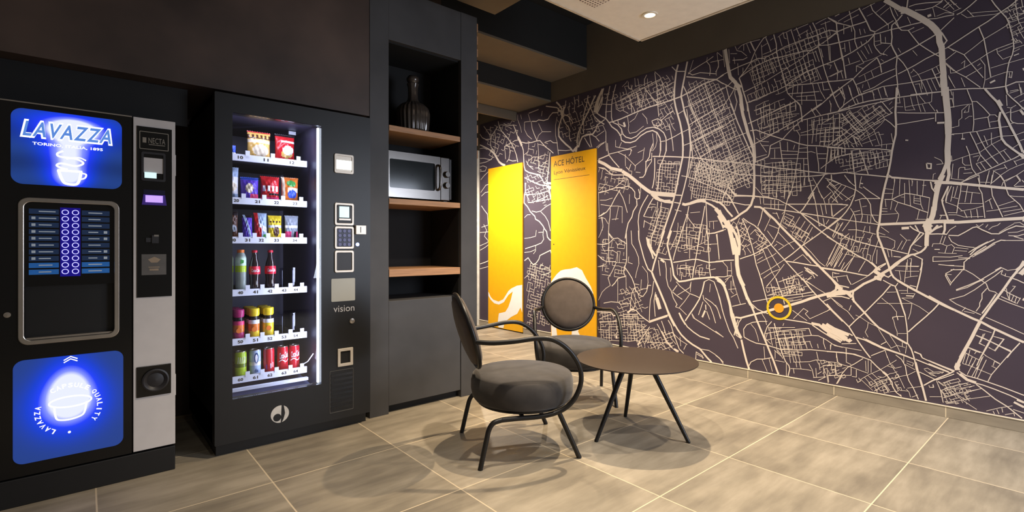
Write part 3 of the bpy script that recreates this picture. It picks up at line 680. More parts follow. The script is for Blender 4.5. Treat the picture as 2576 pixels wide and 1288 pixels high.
M_cola = mat('dark_cola_glass', (40, 28, 30), 0.08, var=0.05, spec=0.9)
M_clearb = glass_mat('clear_bottle', (206, 214, 224), 3.0, 0.04)
def on_cyl(cx, cy, r): return lambda a, z: (cx + r*math.sin(a/r), cy - r*math.cos(a/r), z)
def text_on(mb, s, w, h, cz, fn, mi, slant=0.0):
    vs, fs = text_geo(s, 0.02)
    xs = [v[0] for v in vs]; zs = [v[1] for v in vs]
    mx = (max(xs)+min(xs))/2; mz = (max(zs)+min(zs))/2; kx = w/(max(xs)-min(xs)); kz = h/(max(zs)-min(zs))
    mb.add([fn((v[0]-mx)*kx, cz + (v[1]-mz)*kz + slant*(v[0]-mx)*kx) for v in vs], fs, mi)
def cola(label, cx, cy, z):
    t = thing('cola_bottle', label, 'bottle', (cx, cy, z), 'bottles on the fourth tray')
    pr = [(0.022, 0.0), (0.027, 0.006), (0.027, 0.04), (0.0245, 0.065), (0.028, 0.10), (0.029, 0.13), (0.024, 0.165), (0.0145, 0.195), (0.0125, 0.222)]
    MB().lathe([(r, z+h) for r, h in pr], (cx, cy, 0), 28).build('glass_body', M_cola, t, smooth_angle=60)
    b = MB(); b.lathe([(0.0286, z+0.100), (0.0296, z+0.112), (0.0296, z+0.132), (0.0282, z+0.145)], (cx, cy, 0), 28)
    text_on(b, 'Coca-Cola', 0.046, 0.018, z+0.122, on_cyl(cx, cy, 0.0303), 1)
    b.build('label', [pm('cola_red', (214, 40, 62)), pm(*WHT)], t)
    MB().lathe([(0.0145, z+0.222), (0.0150, z+0.232), (0.012, z+0.236), (0.0, z+0.236)], (cx, cy, 0), 20).build('cap', pm('cola_cap', (206, 40, 60)), t, smooth_angle=40)
ZB = TZ[3]-0.0215
cola('glass cola bottle with red label, left one of the pair on the fourth tray', 0.730, 3.10, ZB)
cola('glass cola bottle with red label, right one of the pair nearest the empty lanes', 0.813, 3.10, ZB)
def juice(label, cx, cy, z):
    t = thing('juice_bottle', label, 'bottle', (cx, cy, z), 'bottles on the fourth tray')
    pr = [(0.024, 0.0), (0.027, 0.006), (0.027, 0.195), (0.022, 0.212), (0.017, 0.222)]
    MB().lathe([(r, z+h) for r, h in pr], (cx, cy, 0), 26).build('body', mat('pale_tea_plastic', (150, 160, 150), 0.12, var=0.1), t, smooth_angle=60)
    b = MB(); b.lathe([(0.0275, z+0.115), (0.0276, z+0.150)], (cx, cy, 0), 26, 0); b.lathe([(0.0276, z+0.150), (0.0276, z+0.190), (0.0262, z+0.199)], (cx, cy, 0), 26, 1)
    b.poly([(cx-0.008, z+0.16), (cx+0.008, z+0.165), (cx+0.010, z+0.18), (cx-0.006, z+0.185)], 0.0006, 'y', cy-0.0283, 2)
    b.build('label', [pm(*LIM), pm('mint', (196, 220, 196)), pm(*GRN)], t)
    MB().lathe([(0.018, z+0.222), (0.018, z+0.238), (0.0, z+0.239)], (cx, cy, 0), 20).build('cap', pm(*ORG_), t, smooth_angle=40)
juice('plastic drink bottle with lime label and orange cap beside the cola bottles', 0.660, 3.10, ZB)
juice('plastic drink bottle with lime label half hidden at the end of the fourth tray', 0.600, 3.12, ZB)
def sleeve(label, cx, cy, z, top, body, mid):
    t = thing('sleeved_bottle', label, 'bottle', (cx, cy, z), 'sleeved bottles on the fifth tray')
    b = MB()
    b.lathe([(0.022, z), (0.0275, z+0.008), (0.0285, z+0.05)], (cx, cy, 0), 26, 0); b.lathe([(0.0285, z+0.05), (0.029, z+0.09)], (cx, cy, 0), 26, 1)
    b.lathe([(0.029, z+0.09), (0.028, z+0.112)], (cx, cy, 0), 26, 2)
    b.lathe([(0.028, z+0.112), (0.022, z+0.122), (0.0235, z+0.132)], (cx, cy, 0), 26, 3)
    b.poly(circ(cx-0.004, z+0.06, 0.014, 14), 0.0006, 'y', cy-0.0295, 4)
    b.build('sleeve', [pm(*top), pm(*body), pm(*mid), pm(*DRK), pm(*ORG_)], t, smooth_angle=50)
    b = MB(); b.lathe([(0.0240, z+0.132), (0.0285, z+0.140), (0.0285, z+0.172), (0.025, z+0.176), (0.0, z+0.176)], (cx, cy, 0), 24)
    b.build('cap', pm(*top), t, smooth_angle=40)
ZJ = TZ[4]-0.0215
for j, cy in enumerate((3.105, 3.165, 3.225)):
    w = ('front', 'second', 'third')[j]
    sleeve(f'magenta capped bottle, {w} in its row at the left of the fifth tray', 0.650, cy, ZJ, MAG, ORG_, PINK)
    sleeve(f'yellow capped bottle, {w} in the middle row of the fifth tray', 0.728, cy, ZJ, YEL, ORG_, WHT)
    sleeve(f'yellow bottle, {w} in the fifth tray row beside the empty lanes', 0.803, cy, ZJ, YEL, YEL, WHT)
def can(label, cx, cy, z, cols, kind):
    t = thing('drink_can', label, 'can', (cx, cy, z), 'drink cans on the bottom tray')
    b = MB(); R = 0.0295; H = 0.150
    b.lathe([(0.021, z), (0.0245, z+0.004), (R, z+0.012), (R, z+H*0.42)], (cx, cy, 0), 30, 0); b.lathe([(R, z+H*0.42), (R, z+H*0.55)], (cx, cy, 0), 30, 1)
    b.lathe([(R, z+H*0.55), (R, z+H-0.014), (0.0265, z+H-0.004)], (cx, cy, 0), 30, 2)
    f = on_cyl(cx, cy, R+0.0006)
    if kind == 'cola':
        text_on(b, 'Coca-Cola', 0.052, 0.036, z+0.100, f, 3, 0.15)
        ribbon(b, spline([(-0.03, z+0.062), (-0.01, z+0.074), (0.01, z+0.062), (0.03, z+0.076)], 5), 0.005, f, 3)
    if kind == 'flag':
        b.add([f(-0.02, z+0.03), f(0.002, z+0.035), f(0.002, z+0.062), f(-0.02, z+0.058)], [(0, 1, 2, 3)], 4); b.add([f(0.002, z+0.035), f(0.018, z+0.042), f(0.018, z+0.07), f(0.002, z+0.062)], [(0, 1, 2, 3)], 3)
    if kind == 'oval':
        q = circ(0, z+0.105, 0.012, 20, 0.030); b.add([f(p[0], p[1]) for p in q], [tuple(range(20))], 4)
        q = circ(0, z+0.105, 0.006, 20, 0.020); fo = on_cyl(cx, cy, R+0.0012); b.add([fo(p[0], p[1]) for p in q], [tuple(range(20))], 3)
        text_on(b, 'dia', 0.02, 0.02, z+0.035, f, 4)
    if kind == 'leaf':
        for q in range(5): ribbon(b, [(-0.02+0.01*q, z+0.085), (-0.016+0.01*q, z+0.12)], 0.003, f, 3)
    b.build('body', [pm(*c) for c in cols], t, smooth_angle=50)
    MB().lathe([(0.0265, z+H-0.004), (0.0268, z+H), (0.024, z+H), (0.0225, z+H-0.004), (0.0, z+H-0.004)], (cx, cy, 0), 24).build('lid', M_silver, t, smooth_angle=40)
ZC = TZ[5]-0.0215
CR = ('can_red', (196, 26, 44))
can('lime green drink can on the bottom tray', 0.660, 3.105, ZC, [LIM, ('can_olive', (110, 130, 40)), LIM, WHT, GRN], 'leaf')
can('pale silver drink can with blue oval on the bottom tray', 0.734, 3.105, ZC, [LBL, WHT, LBL, WHT, ('can_navy', (40, 70, 120))], 'oval')
can('red drink can with blue and white patch on the bottom tray', 0.806, 3.105, ZC, [CR, CR, CR, WHT, ('can_blue', (40, 60, 170))], 'flag')
can('red cola can in the middle of the three red cans', 0.881, 3.105, ZC, [CR, CR, CR, WHT, DRK], 'cola')
can('red cola can at the end of the bottom tray by the light strip', 0.946, 3.105, ZC, [CR, CR, CR, WHT, DRK], 'cola')

# ------------------------------------------------------------------ low round table
TX, TY, TH = 2.387, 1.715, 0.422
t = thing('coffee_table', 'low round dark bronze metal table on three splayed legs', 'table', (TX, TY, 0))
MB().lathe([(0.0, TH-0.008), (0.332, TH-0.008), (0.335, TH-0.006), (0.335, TH-0.001), (0.332, TH), (0.0, TH)], (TX, TY, 0), 96).build('table_top', M_table, t, smooth_angle=30)
MB().lathe([(0.0, TH-0.022), (0.115, TH-0.022), (0.115, TH-0.0085), (0.0, TH-0.0085)], (TX, TY, 0), 40).build('leg_plate', M_metalblk, t, smooth_angle=30)
for fx, fy in ((2.115, 1.778), (2.481, 1.444), (2.564, 1.922)):
    px, py = TX+(fx-TX)*0.28, TY+(fy-TY)*0.28
    MB().tube([(px, py, TH-0.023), (fx, fy, 0.004)], [0.0155, 0.0105], 16).tube([(fx, fy, 0.0), (fx, fy, 0.006)], 0.010, 16).build('leg', M_metalblk, t)

# ------------------------------------------------------------------ round lounge chairs
def make_chair(label, loc, rz):
    t = thing('lounge_chair', label, 'chair', (0, 0, 0), 'round lounge chairs at the low table')
    pr = [(0.0, 0.248), (0.225, 0.248), (0.252, 0.254), (0.266, 0.272), (0.274, 0.312), (0.273, 0.355), (0.265, 0.382), (0.259, 0.389), (0.249, 0.395), (0.20, 0.405), (0.10, 0.412), (0.0, 0.414)]
    MB().lathe(pr, (0.025, 0, 0), 72).build('seat', M_fabric, t, local=True, smooth_angle=50)
    MB().lathe([(0.0, 0.236), (0.235, 0.236), (0.240, 0.240), (0.240, 0.2475), (0.0, 0.2475)], (0.025, 0, 0), 64).build('seat_base', M_metalblk, t, local=True, smooth_angle=40)
    # backrest: round pad held in a tube ring, tilted back
    a = math.radians(17); Mx = Matrix(((0, math.sin(-a), math.cos(a)), (1, 0, 0), (0, math.cos(a), math.sin(a))))   # local x->y, y->up, z->normal
    bc = Vector((-0.278, 0, 0.622))
    pr = [(0.0, -0.036), (0.12, -0.032), (0.170, -0.022), (0.186, -0.006), (0.186, 0.006), (0.172, 0.024), (0.12, 0.034), (0.0, 0.038)]
    bk = MB().lathe(pr, bc, 64, M=Mx).build('backrest', M_fabric2, t, local=True, smooth_angle=60)
    ring = [bc + Mx @ Vector((0.197*math.cos(2*PI*k/56), 0.197*math.sin(2*PI*k/56), 0)) for k in range(57)]
    MB().tube(ring, 0.0115, 12, caps=False).build('backrest_ring', M_metalblk, bk, local=True)
    for s in (-1, 1):
        rear = [(-0.258, 0.250*s, 0.0), (-0.226, 0.246*s, 0.14), (-0.212, 0.244*s, 0.188), (-0.190, 0.242*s, 0.214), (-0.150, 0.240*s, 0.2235)]
        MB().tube(spline(rear, 5), 0.0122, 14).build('leg', M_metalblk, t, local=True)
        arm = [(-0.150, 0.240*s, 0.2235), (-0.07, 0.239*s, 0.2235), (0.05, 0.241*s, 0.2235), (0.135, 0.250*s, 0.240), (0.195, 0.262*s, 0.278), (0.232, 0.272*s, 0.335), (0.247, 0.280*s, 0.405), (0.229, 0.284*s, 0.480), (0.175, 0.284*s, 0.555), (0.103, 0.281*s, 0.603), (0.02, 0.272*s, 0.614), (-0.09, 0.254*s, 0.602), (-0.19, 0.226*s, 0.594), (-0.268, 0.196*s, 0.598)]
        MB().tube(spline(arm, 6), 0.0122, 14).build('arm', M_metalblk, t, local=True)
        MB().tube([(0.142, 0.244*s, 0.238), (0.250, 0.250*s, 0.0)], 0.0122, 14).build('leg', M_metalblk, t, local=True)
    for s in (-1, 1):
        MB().tube([(-0.04, 0.24*s, 0.2235), (-0.04, 0.12*s, 0.232), (-0.04, 0.0, 0.232)], 0.010, 10).build('cross_brace', M_metalblk, t, local=True)
    t.location = loc; t.rotation_euler = (0, 0, rz); return t
c1 = make_chair('charcoal round-seat lounge chair seen from the side, in front of the tall cabinet', (1.766, 2.028, 0), math.atan2(-0.418, 0.91))
c2 = dup(c1, (2.63, 2.42, 0), math.atan2(-0.773, -0.635), 'charcoal round-seat lounge chair facing forward behind the low table, by the yellow panel')

# ------------------------------------------------------------------ yellow panels on the map wall
def ypanel(label, y0, y1, fn):
    t = thing('yellow_panel', label, 'wall panel', (4.066, (y0+y1)/2, 0.012), 'yellow panels on the map wall')
    MB().box(4.054, 4.0735, y0, y1, 0.012, 2.084).build('board', M_yellow, t, bevel=0.002)
    fn(t)
LIONB = [(5.2395, 0.46), (5.19, 0.395), (5.136, 0.365), (5.029, 0.350), (4.932, 0.388), (4.83, 0.500), (4.776, 0.535), (4.663, 0.578), (4.569, 0.592), (4.569, 0.255), (4.60, 0.315), (4.66, 0.232), (4.776, 0.180), (4.90, 0.105), (4.93, 0.02), (5.03, 0.02), (5.04, 0.10), (5.02, 0.200), (4.89, 0.232), (4.83, 0.30), (4.78, 0.40), (4.745, 0.50), (4.83, 0.450), (4.92, 0.352), (5.02, 0.312), (5.12, 0.322), (5.19, 0.362), (5.2395, 0.41)]
def left_art(t): MB().poly(LIONB, 0.0006, 'x', 4.0532).build('animal_print', M_lion, t)
def right_art(t):
    hd = [(4.07, 0.655), (4.03, 0.70), (3.98, 0.748), (3.92, 0.790), (3.857, 0.805), (3.77, 0.815), (3.68, 0.836), (3.605, 0.806), (3.549, 0.722), (3.483, 0.640), (3.448, 0.570), (3.470, 0.510), (3.52, 0.48), (3.50, 0.40), (3.56, 0.36), (3.62, 0.40), (3.62, 0.26), (3.66, 0.14), (3.63, 0.10), (3.635, 0.02), (3.76, 0.02), (3.75, 0.14), (3.78, 0.27), (3.90, 0.30), (3.98, 0.28), (3.99, 0.14), (3.97, 0.02), (4.06, 0.02), (4.073, 0.2)]
    MB().poly(hd, 0.0006, 'x', 4.0532).build('animal_print', M_lion, t)
    b = MB()
    put_text(b, 'ACE H\u00d4TEL', 3.800, 2.004, 0.46, 4.0533, axis='x', height=0.080)
    put_text(b, 'Lyon V\u00e9nissieux', 3.790, 1.890, 0.47, 4.0533, axis='x', height=0.052)
    b.box(4.0533, 4.054, 3.50, 4.03, 1.815, 1.819)
    b.poly(circ(4.03, 1.083, 0.008, 12), 0.0006, 'x', 4.0532)
    b.build('lettering', M_ink, t)
ypanel('tall yellow wall panel with the white tail and hind leg of an animal', 4.567, 5.246, left_art)
ypanel('tall yellow wall panel reading ACE H\u00d4TEL, behind the forward-facing chair', 3.413, 4.075, right_art)

# ------------------------------------------------------------------ map wall (all figures are millimetres on the wall: width, then y,z pairs)
ROADS = """
19 4012,2700 3965,2656 3919,2596
24 3890,2624 3902,2576 3919,2513
24 3988,2603 3919,2572 3908,2528
39 3931,2582 3908,2503
19 3925,2515 3954,2453 3977,2391 3971,2306 3931,2258 3862,2197 3795,2146 3762,2108
10 3908,2503 3862,2420 3817,2370 3806,2254 3784,2218
10 3885,2531 3828,2504 3773,2444 3762,2409
12 4180,2689 4095,2663 4000,2634 3965,2598
11 3977,2575 4071,2590 4119,2561 4144,2532 4217,2529 4305,2554 4343,2544 4421,2559
9 4434,2561 4415,2469 4382,2401 4343,2333 4331,2314
13 4762,2577 4720,2505 4678,2415 4636,2335 4595,2284 4575,2235 4568,2135 4561,2044 4541,1987 4474,1952 4369,1923 4305,1907 4242,1848 4217,1803 4168,1789
32 4678,2415 4636,2354 4602,2294
12 4168,1789 4083,1777
25 4168,1798 4083,1781
11 4554,1898 4474,1863 4382,1823 4280,1783 4180,1769 4144,1736
20 4144,1736 4083,1734
12 4162,1797 4150,1899 4131,1982 4125,2067 4113,2142
10 4609,2340 4527,2314 4421,2306 4343,2311 4280,2305 4193,2222 4113,2168 4059,2126
8 4193,2274 4107,2278 4059,2245 4000,2235
8 4000,2235 3988,2158 3977,2098
6 4024,2441 4024,2323 3994,2226
6 4000,2529 4024,2441
12 5065,2681 5042,2610 4997,2544 4892,2451 4805,2362 4748,2279 4706,2199 4678,2104
9 4952,2631 4892,2601 4820,2583 4762,2577
9 4798,2361 4863,2352 4937,2335 4922,2248 4915,2172
9 4907,2340 4849,2322 4820,2252 4849,2163 4892,2131
9 4849,2154 4777,2130 4706,2126
9 4777,2367 4734,2378 4664,2376
28 5229,2331 5150,2280 5088,2204 5042,2150 4982,2114 4922,2092
14 5458,2436 5374,2402 5277,2357 5213,2319
12 5073,2615 5197,2521 5229,2429 5213,2367 5134,2298
10 5374,2675 5309,2609 5245,2539 5221,2476
10 5458,2581 5407,2526 5325,2488 5229,2477
7 5229,2644 5213,2504
7 5134,2569 5119,2450 5134,2317
7 5458,2254 5358,2240 5229,2204 5165,2234
7 5458,2186 5325,2187 5197,2209
7 5458,2137 5390,2145 5309,2115 5341,2070 5457,2073
7 5458,2386 5374,2382 5293,2350
7 5440,1961 5374,2004 5260,2060
10 5458,2100 5424,2089
23 3762,2100 3718,2134 3675,2152
18 3675,2136 3654,2189 3622,2240 3559,2253 3477,2243 3437,2279
37 3718,2094 3707,2141
12 3697,2147 3686,2242 3664,2319 3622,2383
8 3675,2168 3643,2355
12 3622,2383 3601,2475 3559,2577 3538,2667
18 3622,2367 3580,2439 3518,2521 3477,2591 3437,2644
40 3447,2467 3427,2541 3387,2617
11 3387,2632 3397,2565 3417,2484
11 3538,2596 3507,2534 3457,2430 3397,2372 3321,2319
11 3338,2606 3357,2533 3417,2446
8 3569,2310 3497,2305 3427,2316
10 3437,2271 3417,2329 3321,2365
8 3601,2268 3601,2443
8 3707,2189 3697,2252 3675,2313
8 3518,2238 3507,2174 3487,2108
8 3590,2226 3549,2164 3507,2111
8 3477,2231 3437,2209 3387,2154
6 3675,2698 3670,2569
6 3740,2697 3729,2622 3740,2527
8 3862,2684 3873,2612 3896,2583
6 3806,2647 3817,2567 3806,2467 3784,2381
5 3437,2209 3321,2251
7 3407,2088 3367,2113 3321,2129
10 3407,1956 3321,1915
5 3397,1886 3321,1854
6 4305,2511 4242,2403 4144,2386 4095,2378
6 4242,2403 4305,2371 4331,2322
6 4554,2575 4554,2485 4500,2404 4421,2346
6 4487,2661 4447,2564 4554,2575
6 4678,2690 4678,2626 4622,2515 4609,2458
6 4622,2679 4609,2622
6 4318,2285 4305,2178 4305,2021 4293,1950
6 4474,2310 4487,2205 4554,2178
9 4474,2667 4305,2677
6 4255,2588 4242,2646
8 3988,2150 3862,2127 3773,2122
6 4474,2095 4395,2129 4293,2115 4193,2128 4144,2112
6 4527,2102 4474,2033 4395,1979
6 4267,1999 4193,2042 4144,2052
6 4527,1833 4541,1737
13 4541,1833 4534,1734 4554,1690 4561,1592 4500,1543 4447,1477 4369,1420 4356,1384 4293,1356 4230,1301 4205,1266 4168,1231 4156,1170 4119,1136 4071,1127
9 4554,1690 4408,1683 4280,1682 4144,1701 4083,1738
11 4356,1816 4267,1781 4144,1761 4077,1742
20 4144,1761 4125,1708 4107,1638 4083,1585
9 4487,1591 4421,1587 4331,1603 4217,1625 4144,1650
8 4343,1595 4242,1596 4095,1608
8 4421,1485 4343,1467 4267,1476 4180,1523 4071,1559
8 4267,1468 4193,1412 4144,1350 4113,1263 4107,1238
6 4541,1734 4500,1668 4487,1591
6 4318,1681 4324,1602
6 4211,1698 4205,1628
6 4554,1411 4500,1444 4447,1442
9 4217,1266 4230,1197 4217,1145 4255,1102 4343,1076 4541,1032
6 4305,1225 4230,1228
6 4554,1158 4447,1166 4356,1182 4343,1252
6 4356,1068 4356,1006 4395,970
6 4554,987 4447,996 4356,1024
11 4554,887 4487,924 4447,881 4395,842 4343,865 4299,910 4280,954 4205,981 4107,1016 4083,957 4071,923
6 4280,789 4267,850 4217,834
6 4255,789 4168,810 4083,778
6 4554,672 4474,728 4395,723 4343,683
6 4369,830 4343,716
8 4255,729 4168,741 4083,778
10 5457,823 5358,845 5245,877
7 5457,1249 5260,1255
7 5424,1739 5341,1782 5253,1784
10 5424,1609 5358,1545 5293,1492
7 5293,1492 5277,1354
7 5457,1008 5341,1049 5260,1088
7 5457,1069 5309,1108 5253,1137
7 5374,1357 5309,1276 5358,1198 5277,1137
7 5424,1319 5277,1344
7 5440,1790 5325,1879 5253,1883
7 5457,757 5277,793
5 3397,1630 3392,1491 3387,1367
5 3397,1623 3321,1632
5 3397,1352 3348,1358 3338,1258 3377,1182 3397,1152
5 3397,966 3321,914
5 3397,1082 3321,1082
5 3397,1368 3321,1410
5 3397,850 3321,868
16 2475,2702 2494,2640 2505,2562 2512,2490 2516,2404 2501,2326 2479,2248 2457,2177 2442,2108 2431,2039 2426,1914
15 2384,2703 2398,2641 2413,2566 2434,2478 2446,2408 2427,2331 2413,2261 2391,2197 2369,2128 2362,2061 2355,1994 2351,1903
8 2427,2503 2391,2428 2355,2315 2313,2215 2264,2108 2236,2007 2196,1917
6 2391,2283 2369,2128
7 2539,2699 2494,2647
8 2494,2645 2402,2621
9 2394,2571 2264,2527 2182,2494 2116,2477
8 2116,2477 2053,2498
8 2116,2477 2077,2442 2053,2424
6 2376,2602 2334,2571 2264,2573 2209,2555 2116,2524
6 2376,2589 2341,2613 2264,2637 2202,2655 2142,2679
6 2202,2652 2175,2613 2169,2567 2175,2524
4 2103,2637 2096,2591 2116,2540 2116,2508
4 2202,2655 2196,2688
4 2169,2636 2053,2629
4 2327,2700 2348,2647 2362,2605
11 3328,2693 3348,2636 3353,2545
31 3338,2687 3377,2635 3417,2559 3427,2499
18 3348,2605 3397,2508 3427,2460
10 3247,2696 3271,2611 3290,2531 3299,2435 3299,2381
10 3172,2693 3200,2617 3218,2546 3228,2473 3228,2375 3218,2335
7 3348,2533 3223,2502
5 3328,2632 3252,2614
5 3309,2444 3228,2435
11 3427,2460 3358,2408 3299,2374 3261,2328 3223,2276 3158,2227 3112,2167 3103,2121 3058,2092 2996,2079 2935,2087 2875,2127 2808,2151 2743,2154 2694,2125 2663,2071 2655,2021 2656,1947
9 3214,2320 3149,2285 3103,2232 3085,2177 3049,2142 2987,2117 2926,2129 2875,2163 2808,2187 2735,2184 2671,2155 2623,2112 2600,2061 2596,1999 2596,1938
11 3261,2325 3195,2327 3112,2334 3031,2347 2944,2362 2858,2374 2775,2384 2687,2386 2600,2392 2516,2400 2442,2407 2362,2428 2292,2450 2229,2467 2116,2477
7 3140,2514 3049,2538 2926,2560 2833,2581 2743,2601 2655,2617
7 2719,2693 2710,2621 2694,2541 2687,2456 2687,2386 2675,2273
5 2719,2703 2663,2643 2639,2575 2623,2524 2620,2454
7 2833,2581 2800,2531 2743,2461 2694,2402
7 2926,2560 2909,2492 2884,2407
7 3005,2550 2987,2466 2978,2369
5 3022,2685 3014,2624 2987,2596 2970,2636
5 2944,2701 2939,2628 2926,2611
5 2909,2685 2892,2595
7 2808,2695 2833,2659 2833,2595
5 2800,2658 2800,2622
5 3094,2651 3049,2677 3031,2695
7 2833,2531 2867,2404
5 3176,2499 3167,2445 3121,2413 3076,2419 3103,2491 3121,2554
5 2970,2433 2944,2377
5 3085,2413 3022,2371
7 3149,2330 3140,2291 3067,2248 3058,2268
21 3076,2294 3058,2246
5 3031,2344 3014,2253 3022,2210 3005,2171
5 3005,2171 2926,2172 2842,2214
5 3005,2280 2944,2305 2909,2355
5 2858,2338 2808,2278 2800,2227
5 3103,2225 3103,2173
5 3130,2170 3094,2179
7 2751,2246 2687,2255 2647,2226 2647,2199 2687,2186 2735,2208 2751,2246
7 2655,2228 2585,2269 2524,2297
5 2735,2201 2655,2138
7 2651,2035 2608,2034
7 2596,2036 2509,2059 2434,2086
7 2566,2184 2546,2092 2531,2002 2524,1928
5 2743,2126 2735,2055 2735,1999 2759,1962
5 2702,2126 2694,2048 2710,1995 2743,1960
6 2479,2255 2413,2278
6 2427,2085 2369,2101
6 2416,1964 2359,1975
7 2223,2472 2196,2389 2155,2272 2116,2157 2070,2036 2053,1995
6 2413,2301 2334,2310 2264,2328 2182,2341 2053,2393
6 2362,2139 2264,2173 2053,2250
6 2341,2031 2229,2064 2053,2107
6 2313,1987 2169,2040 2053,2070
6 2348,1973 2250,2003 2053,2064
6 2209,1882 2129,1907 2053,1927
4 2362,2330 2334,2239 2306,2168
7 3299,2237 3299,2138 3290,2039
5 3427,2096 3367,2125 3299,2138
5 3427,2313 3338,2312 3299,2237
5 3427,2367 3367,2348 3299,2374
5 3176,2133 3176,2066 3130,2051 3031,2022 2926,2035
5 3103,2099 3130,2051
5 2987,2015 2978,1994
31 3397,1948 3319,1911 3233,1855 3149,1831 3094,1817
33 3094,1809 3022,1765 2944,1706 2875,1649 2808,1600 2759,1568
40 2759,1568 2719,1558 2631,1544 2516,1528
24 2727,1551 2671,1499 2608,1474 2531,1462
16 2759,1554 2710,1508 2655,1484 2554,1480
10 2509,1527 2442,1519
8 2516,1461 2449,1446
23 2434,1442 2405,1433 2355,1440 2299,1453 2250,1456 2209,1447
9 2355,1450 2278,1471 2216,1469 2155,1456 2103,1439 2053,1399
15 2209,1440 2155,1411 2103,1370
36 2096,1364 2070,1306 2053,1268
14 2103,1320 2070,1256 2053,1212
11 3397,1968 3328,1981 3261,1995
9 3261,1995 3204,1927 3130,1851
7 3280,2119 3275,2050 3261,1995
7 3261,2003 3149,2009 3067,2016 2987,2015
7 2987,2015 2992,1972 3014,1953
5 3058,1974 3054,1856
5 3149,2009 3058,1959 2996,1900 2935,1842 2944,1799
7 3049,1848 3014,1815 2987,1870
5 2944,1843 2850,1895 2842,1958 2833,2006
5 2909,1968 2842,1986
9 2735,2034 2767,1975 2779,1907 2817,1863 2817,1813 2825,1750 2850,1725 2892,1726
7 2751,1945 2755,1862 2800,1811 2825,1750
7 2825,1871 2759,1883
10 2659,2022 2659,1939 2671,1892
10 2596,2012 2600,1937 2620,1885 2647,1834 2667,1788 2675,1713 2683,1638 2698,1584
10 2719,1892 2719,1787 2723,1711 2735,1643 2747,1609
10 2743,1909 2631,1894 2516,1875 2420,1858 2334,1843 2250,1822 2155,1797 2053,1774
16 2426,1985 2429,1866 2457,1750 2471,1692 2486,1619 2501,1554 2524,1481 2539,1428 2569,1349 2600,1268 2631,1187 2651,1134
11 2351,1973 2359,1870 2376,1760 2391,1676 2413,1593 2434,1522 2457,1450 2494,1359 2524,1286 2554,1213 2585,1133
8 2341,1959 2334,1847 2355,1758 2376,1681
6 2442,1695 2384,1679 2313,1649 2236,1609 2155,1569 2053,1517
7 2250,1816 2196,1764 2155,1734 2103,1702 2053,1694
6 2306,1947 2278,1878 2250,1822
6 2196,1936 2175,1863 2159,1798 2162,1728 2182,1642 2196,1567 2202,1478
7 2264,1831 2169,1881 2053,1920
6 2264,1811 2292,1724 2313,1655 2334,1579 2348,1476
7 2209,1447 2202,1312 2196,1165 2192,1128
8 2219,1409 2236,1314 2257,1218 2271,1129
8 2369,1418 2384,1346 2413,1269 2442,1190 2460,1131
6 2398,1347 2362,1293 2306,1226
9 2647,1469 2655,1401 2687,1320 2710,1244 2743,1168 2755,1135
7 2687,1479 2694,1403 2710,1349
10 2735,1517 2775,1464 2808,1410 2842,1348
10 2792,1550 2842,1482 2875,1428 2896,1372 2905,1300 2896,1214 2896,1137
11 2922,1509 2918,1459 2961,1404 2978,1347 3022,1290 3040,1225 3058,1139
9 3022,1655 2978,1629 2944,1590 2944,1540 2922,1517 2888,1525 2884,1564 2901,1615
9 3387,1619 3280,1633 3176,1654 3094,1647 3022,1655
7 3022,1721 3022,1655
9 3387,1881 3319,1866 3252,1812 3204,1784 3067,1770 3022,1750
7 3167,1743 3094,1736 3031,1736
7 3022,1721 3076,1719 3140,1681 3176,1662
9 3121,1627 3186,1543 3233,1471 3290,1414 3367,1379 3397,1373
7 3130,1613 3085,1543 3058,1475 3031,1393
5 3377,1541 3299,1536 3214,1552
5 3367,1495 3223,1470 3149,1466 3094,1455
5 3094,1455 3094,1293
7 3242,1449 3247,1358 3261,1283 3266,1193 3223,1141
5 3358,1363 3338,1278 3348,1225
5 3358,1363 3309,1346 3271,1291
5 3140,1458 3158,1384 3176,1325
5 3223,1335 3140,1339
5 3299,1780 3309,1697 3387,1642
5 3005,1573 3009,1479
5 2884,1657 2875,1592 2892,1543
5 2842,1348 2743,1329
5 2833,1305 2710,1244
5 2687,1264 2631,1242
5 2759,1218 2710,1196
7 2833,1312 2842,1241
7 2196,1168 2129,1177 2053,1200
4 2182,1273 2103,1276
4 2142,1272 2139,1208
4 2175,1266 2175,1222
5 2509,1393 2442,1376
4 2355,1358 2264,1360
5 2391,1274 2376,1346
4 2306,1226 2264,1225
5 2524,1198 2434,1193
5 2394,1235 2391,1131
5 2494,1526 2434,1515
5 2792,1430 2727,1433
5 2775,1464 2710,1453
5 2663,1429 2569,1403
7 2631,1825 2554,1819 2457,1810
12 2901,1214 2896,1128 2867,1035 2842,957 2817,894 2792,845 2751,818
16 2616,1207 2647,1125 2679,1036 2702,966 2727,896 2747,826
16 2543,1205 2569,1138 2585,1070 2562,982 2546,935 2531,867 2520,800 2501,774 2468,743
15 2468,743 2405,753 2313,777 2223,788 2142,798 2103,793 2070,770 2053,734
33 2792,1134 2788,1084 2759,1035
20 2759,1035 2710,973
16 2808,1148 2792,1070 2751,993 2735,945
10 2735,1196 2759,1126 2759,1056
20 2751,818 2727,764 2687,689 2647,609 2608,530 2569,438
24 2569,438 2546,400 2509,338
8 2679,953 2631,943 2554,938 2546,928
20 2655,939 2616,916
7 2679,932 2671,863 2659,787
9 2524,915 2420,931 2334,946 2285,947 2236,935 2182,923 2053,936
8 2438,1203 2471,1110 2501,1023 2520,962 2524,935
8 2260,1198 2278,1089 2306,940 2327,835 2334,782
8 2202,1197 2189,1108 2179,942 2179,879 2165,797
6 2196,1168 2129,1173 2053,1193
6 2116,1163 2103,1082 2090,950
4 2175,1079 2103,1082
6 2394,1202 2391,1043
5 2362,1135 2362,952
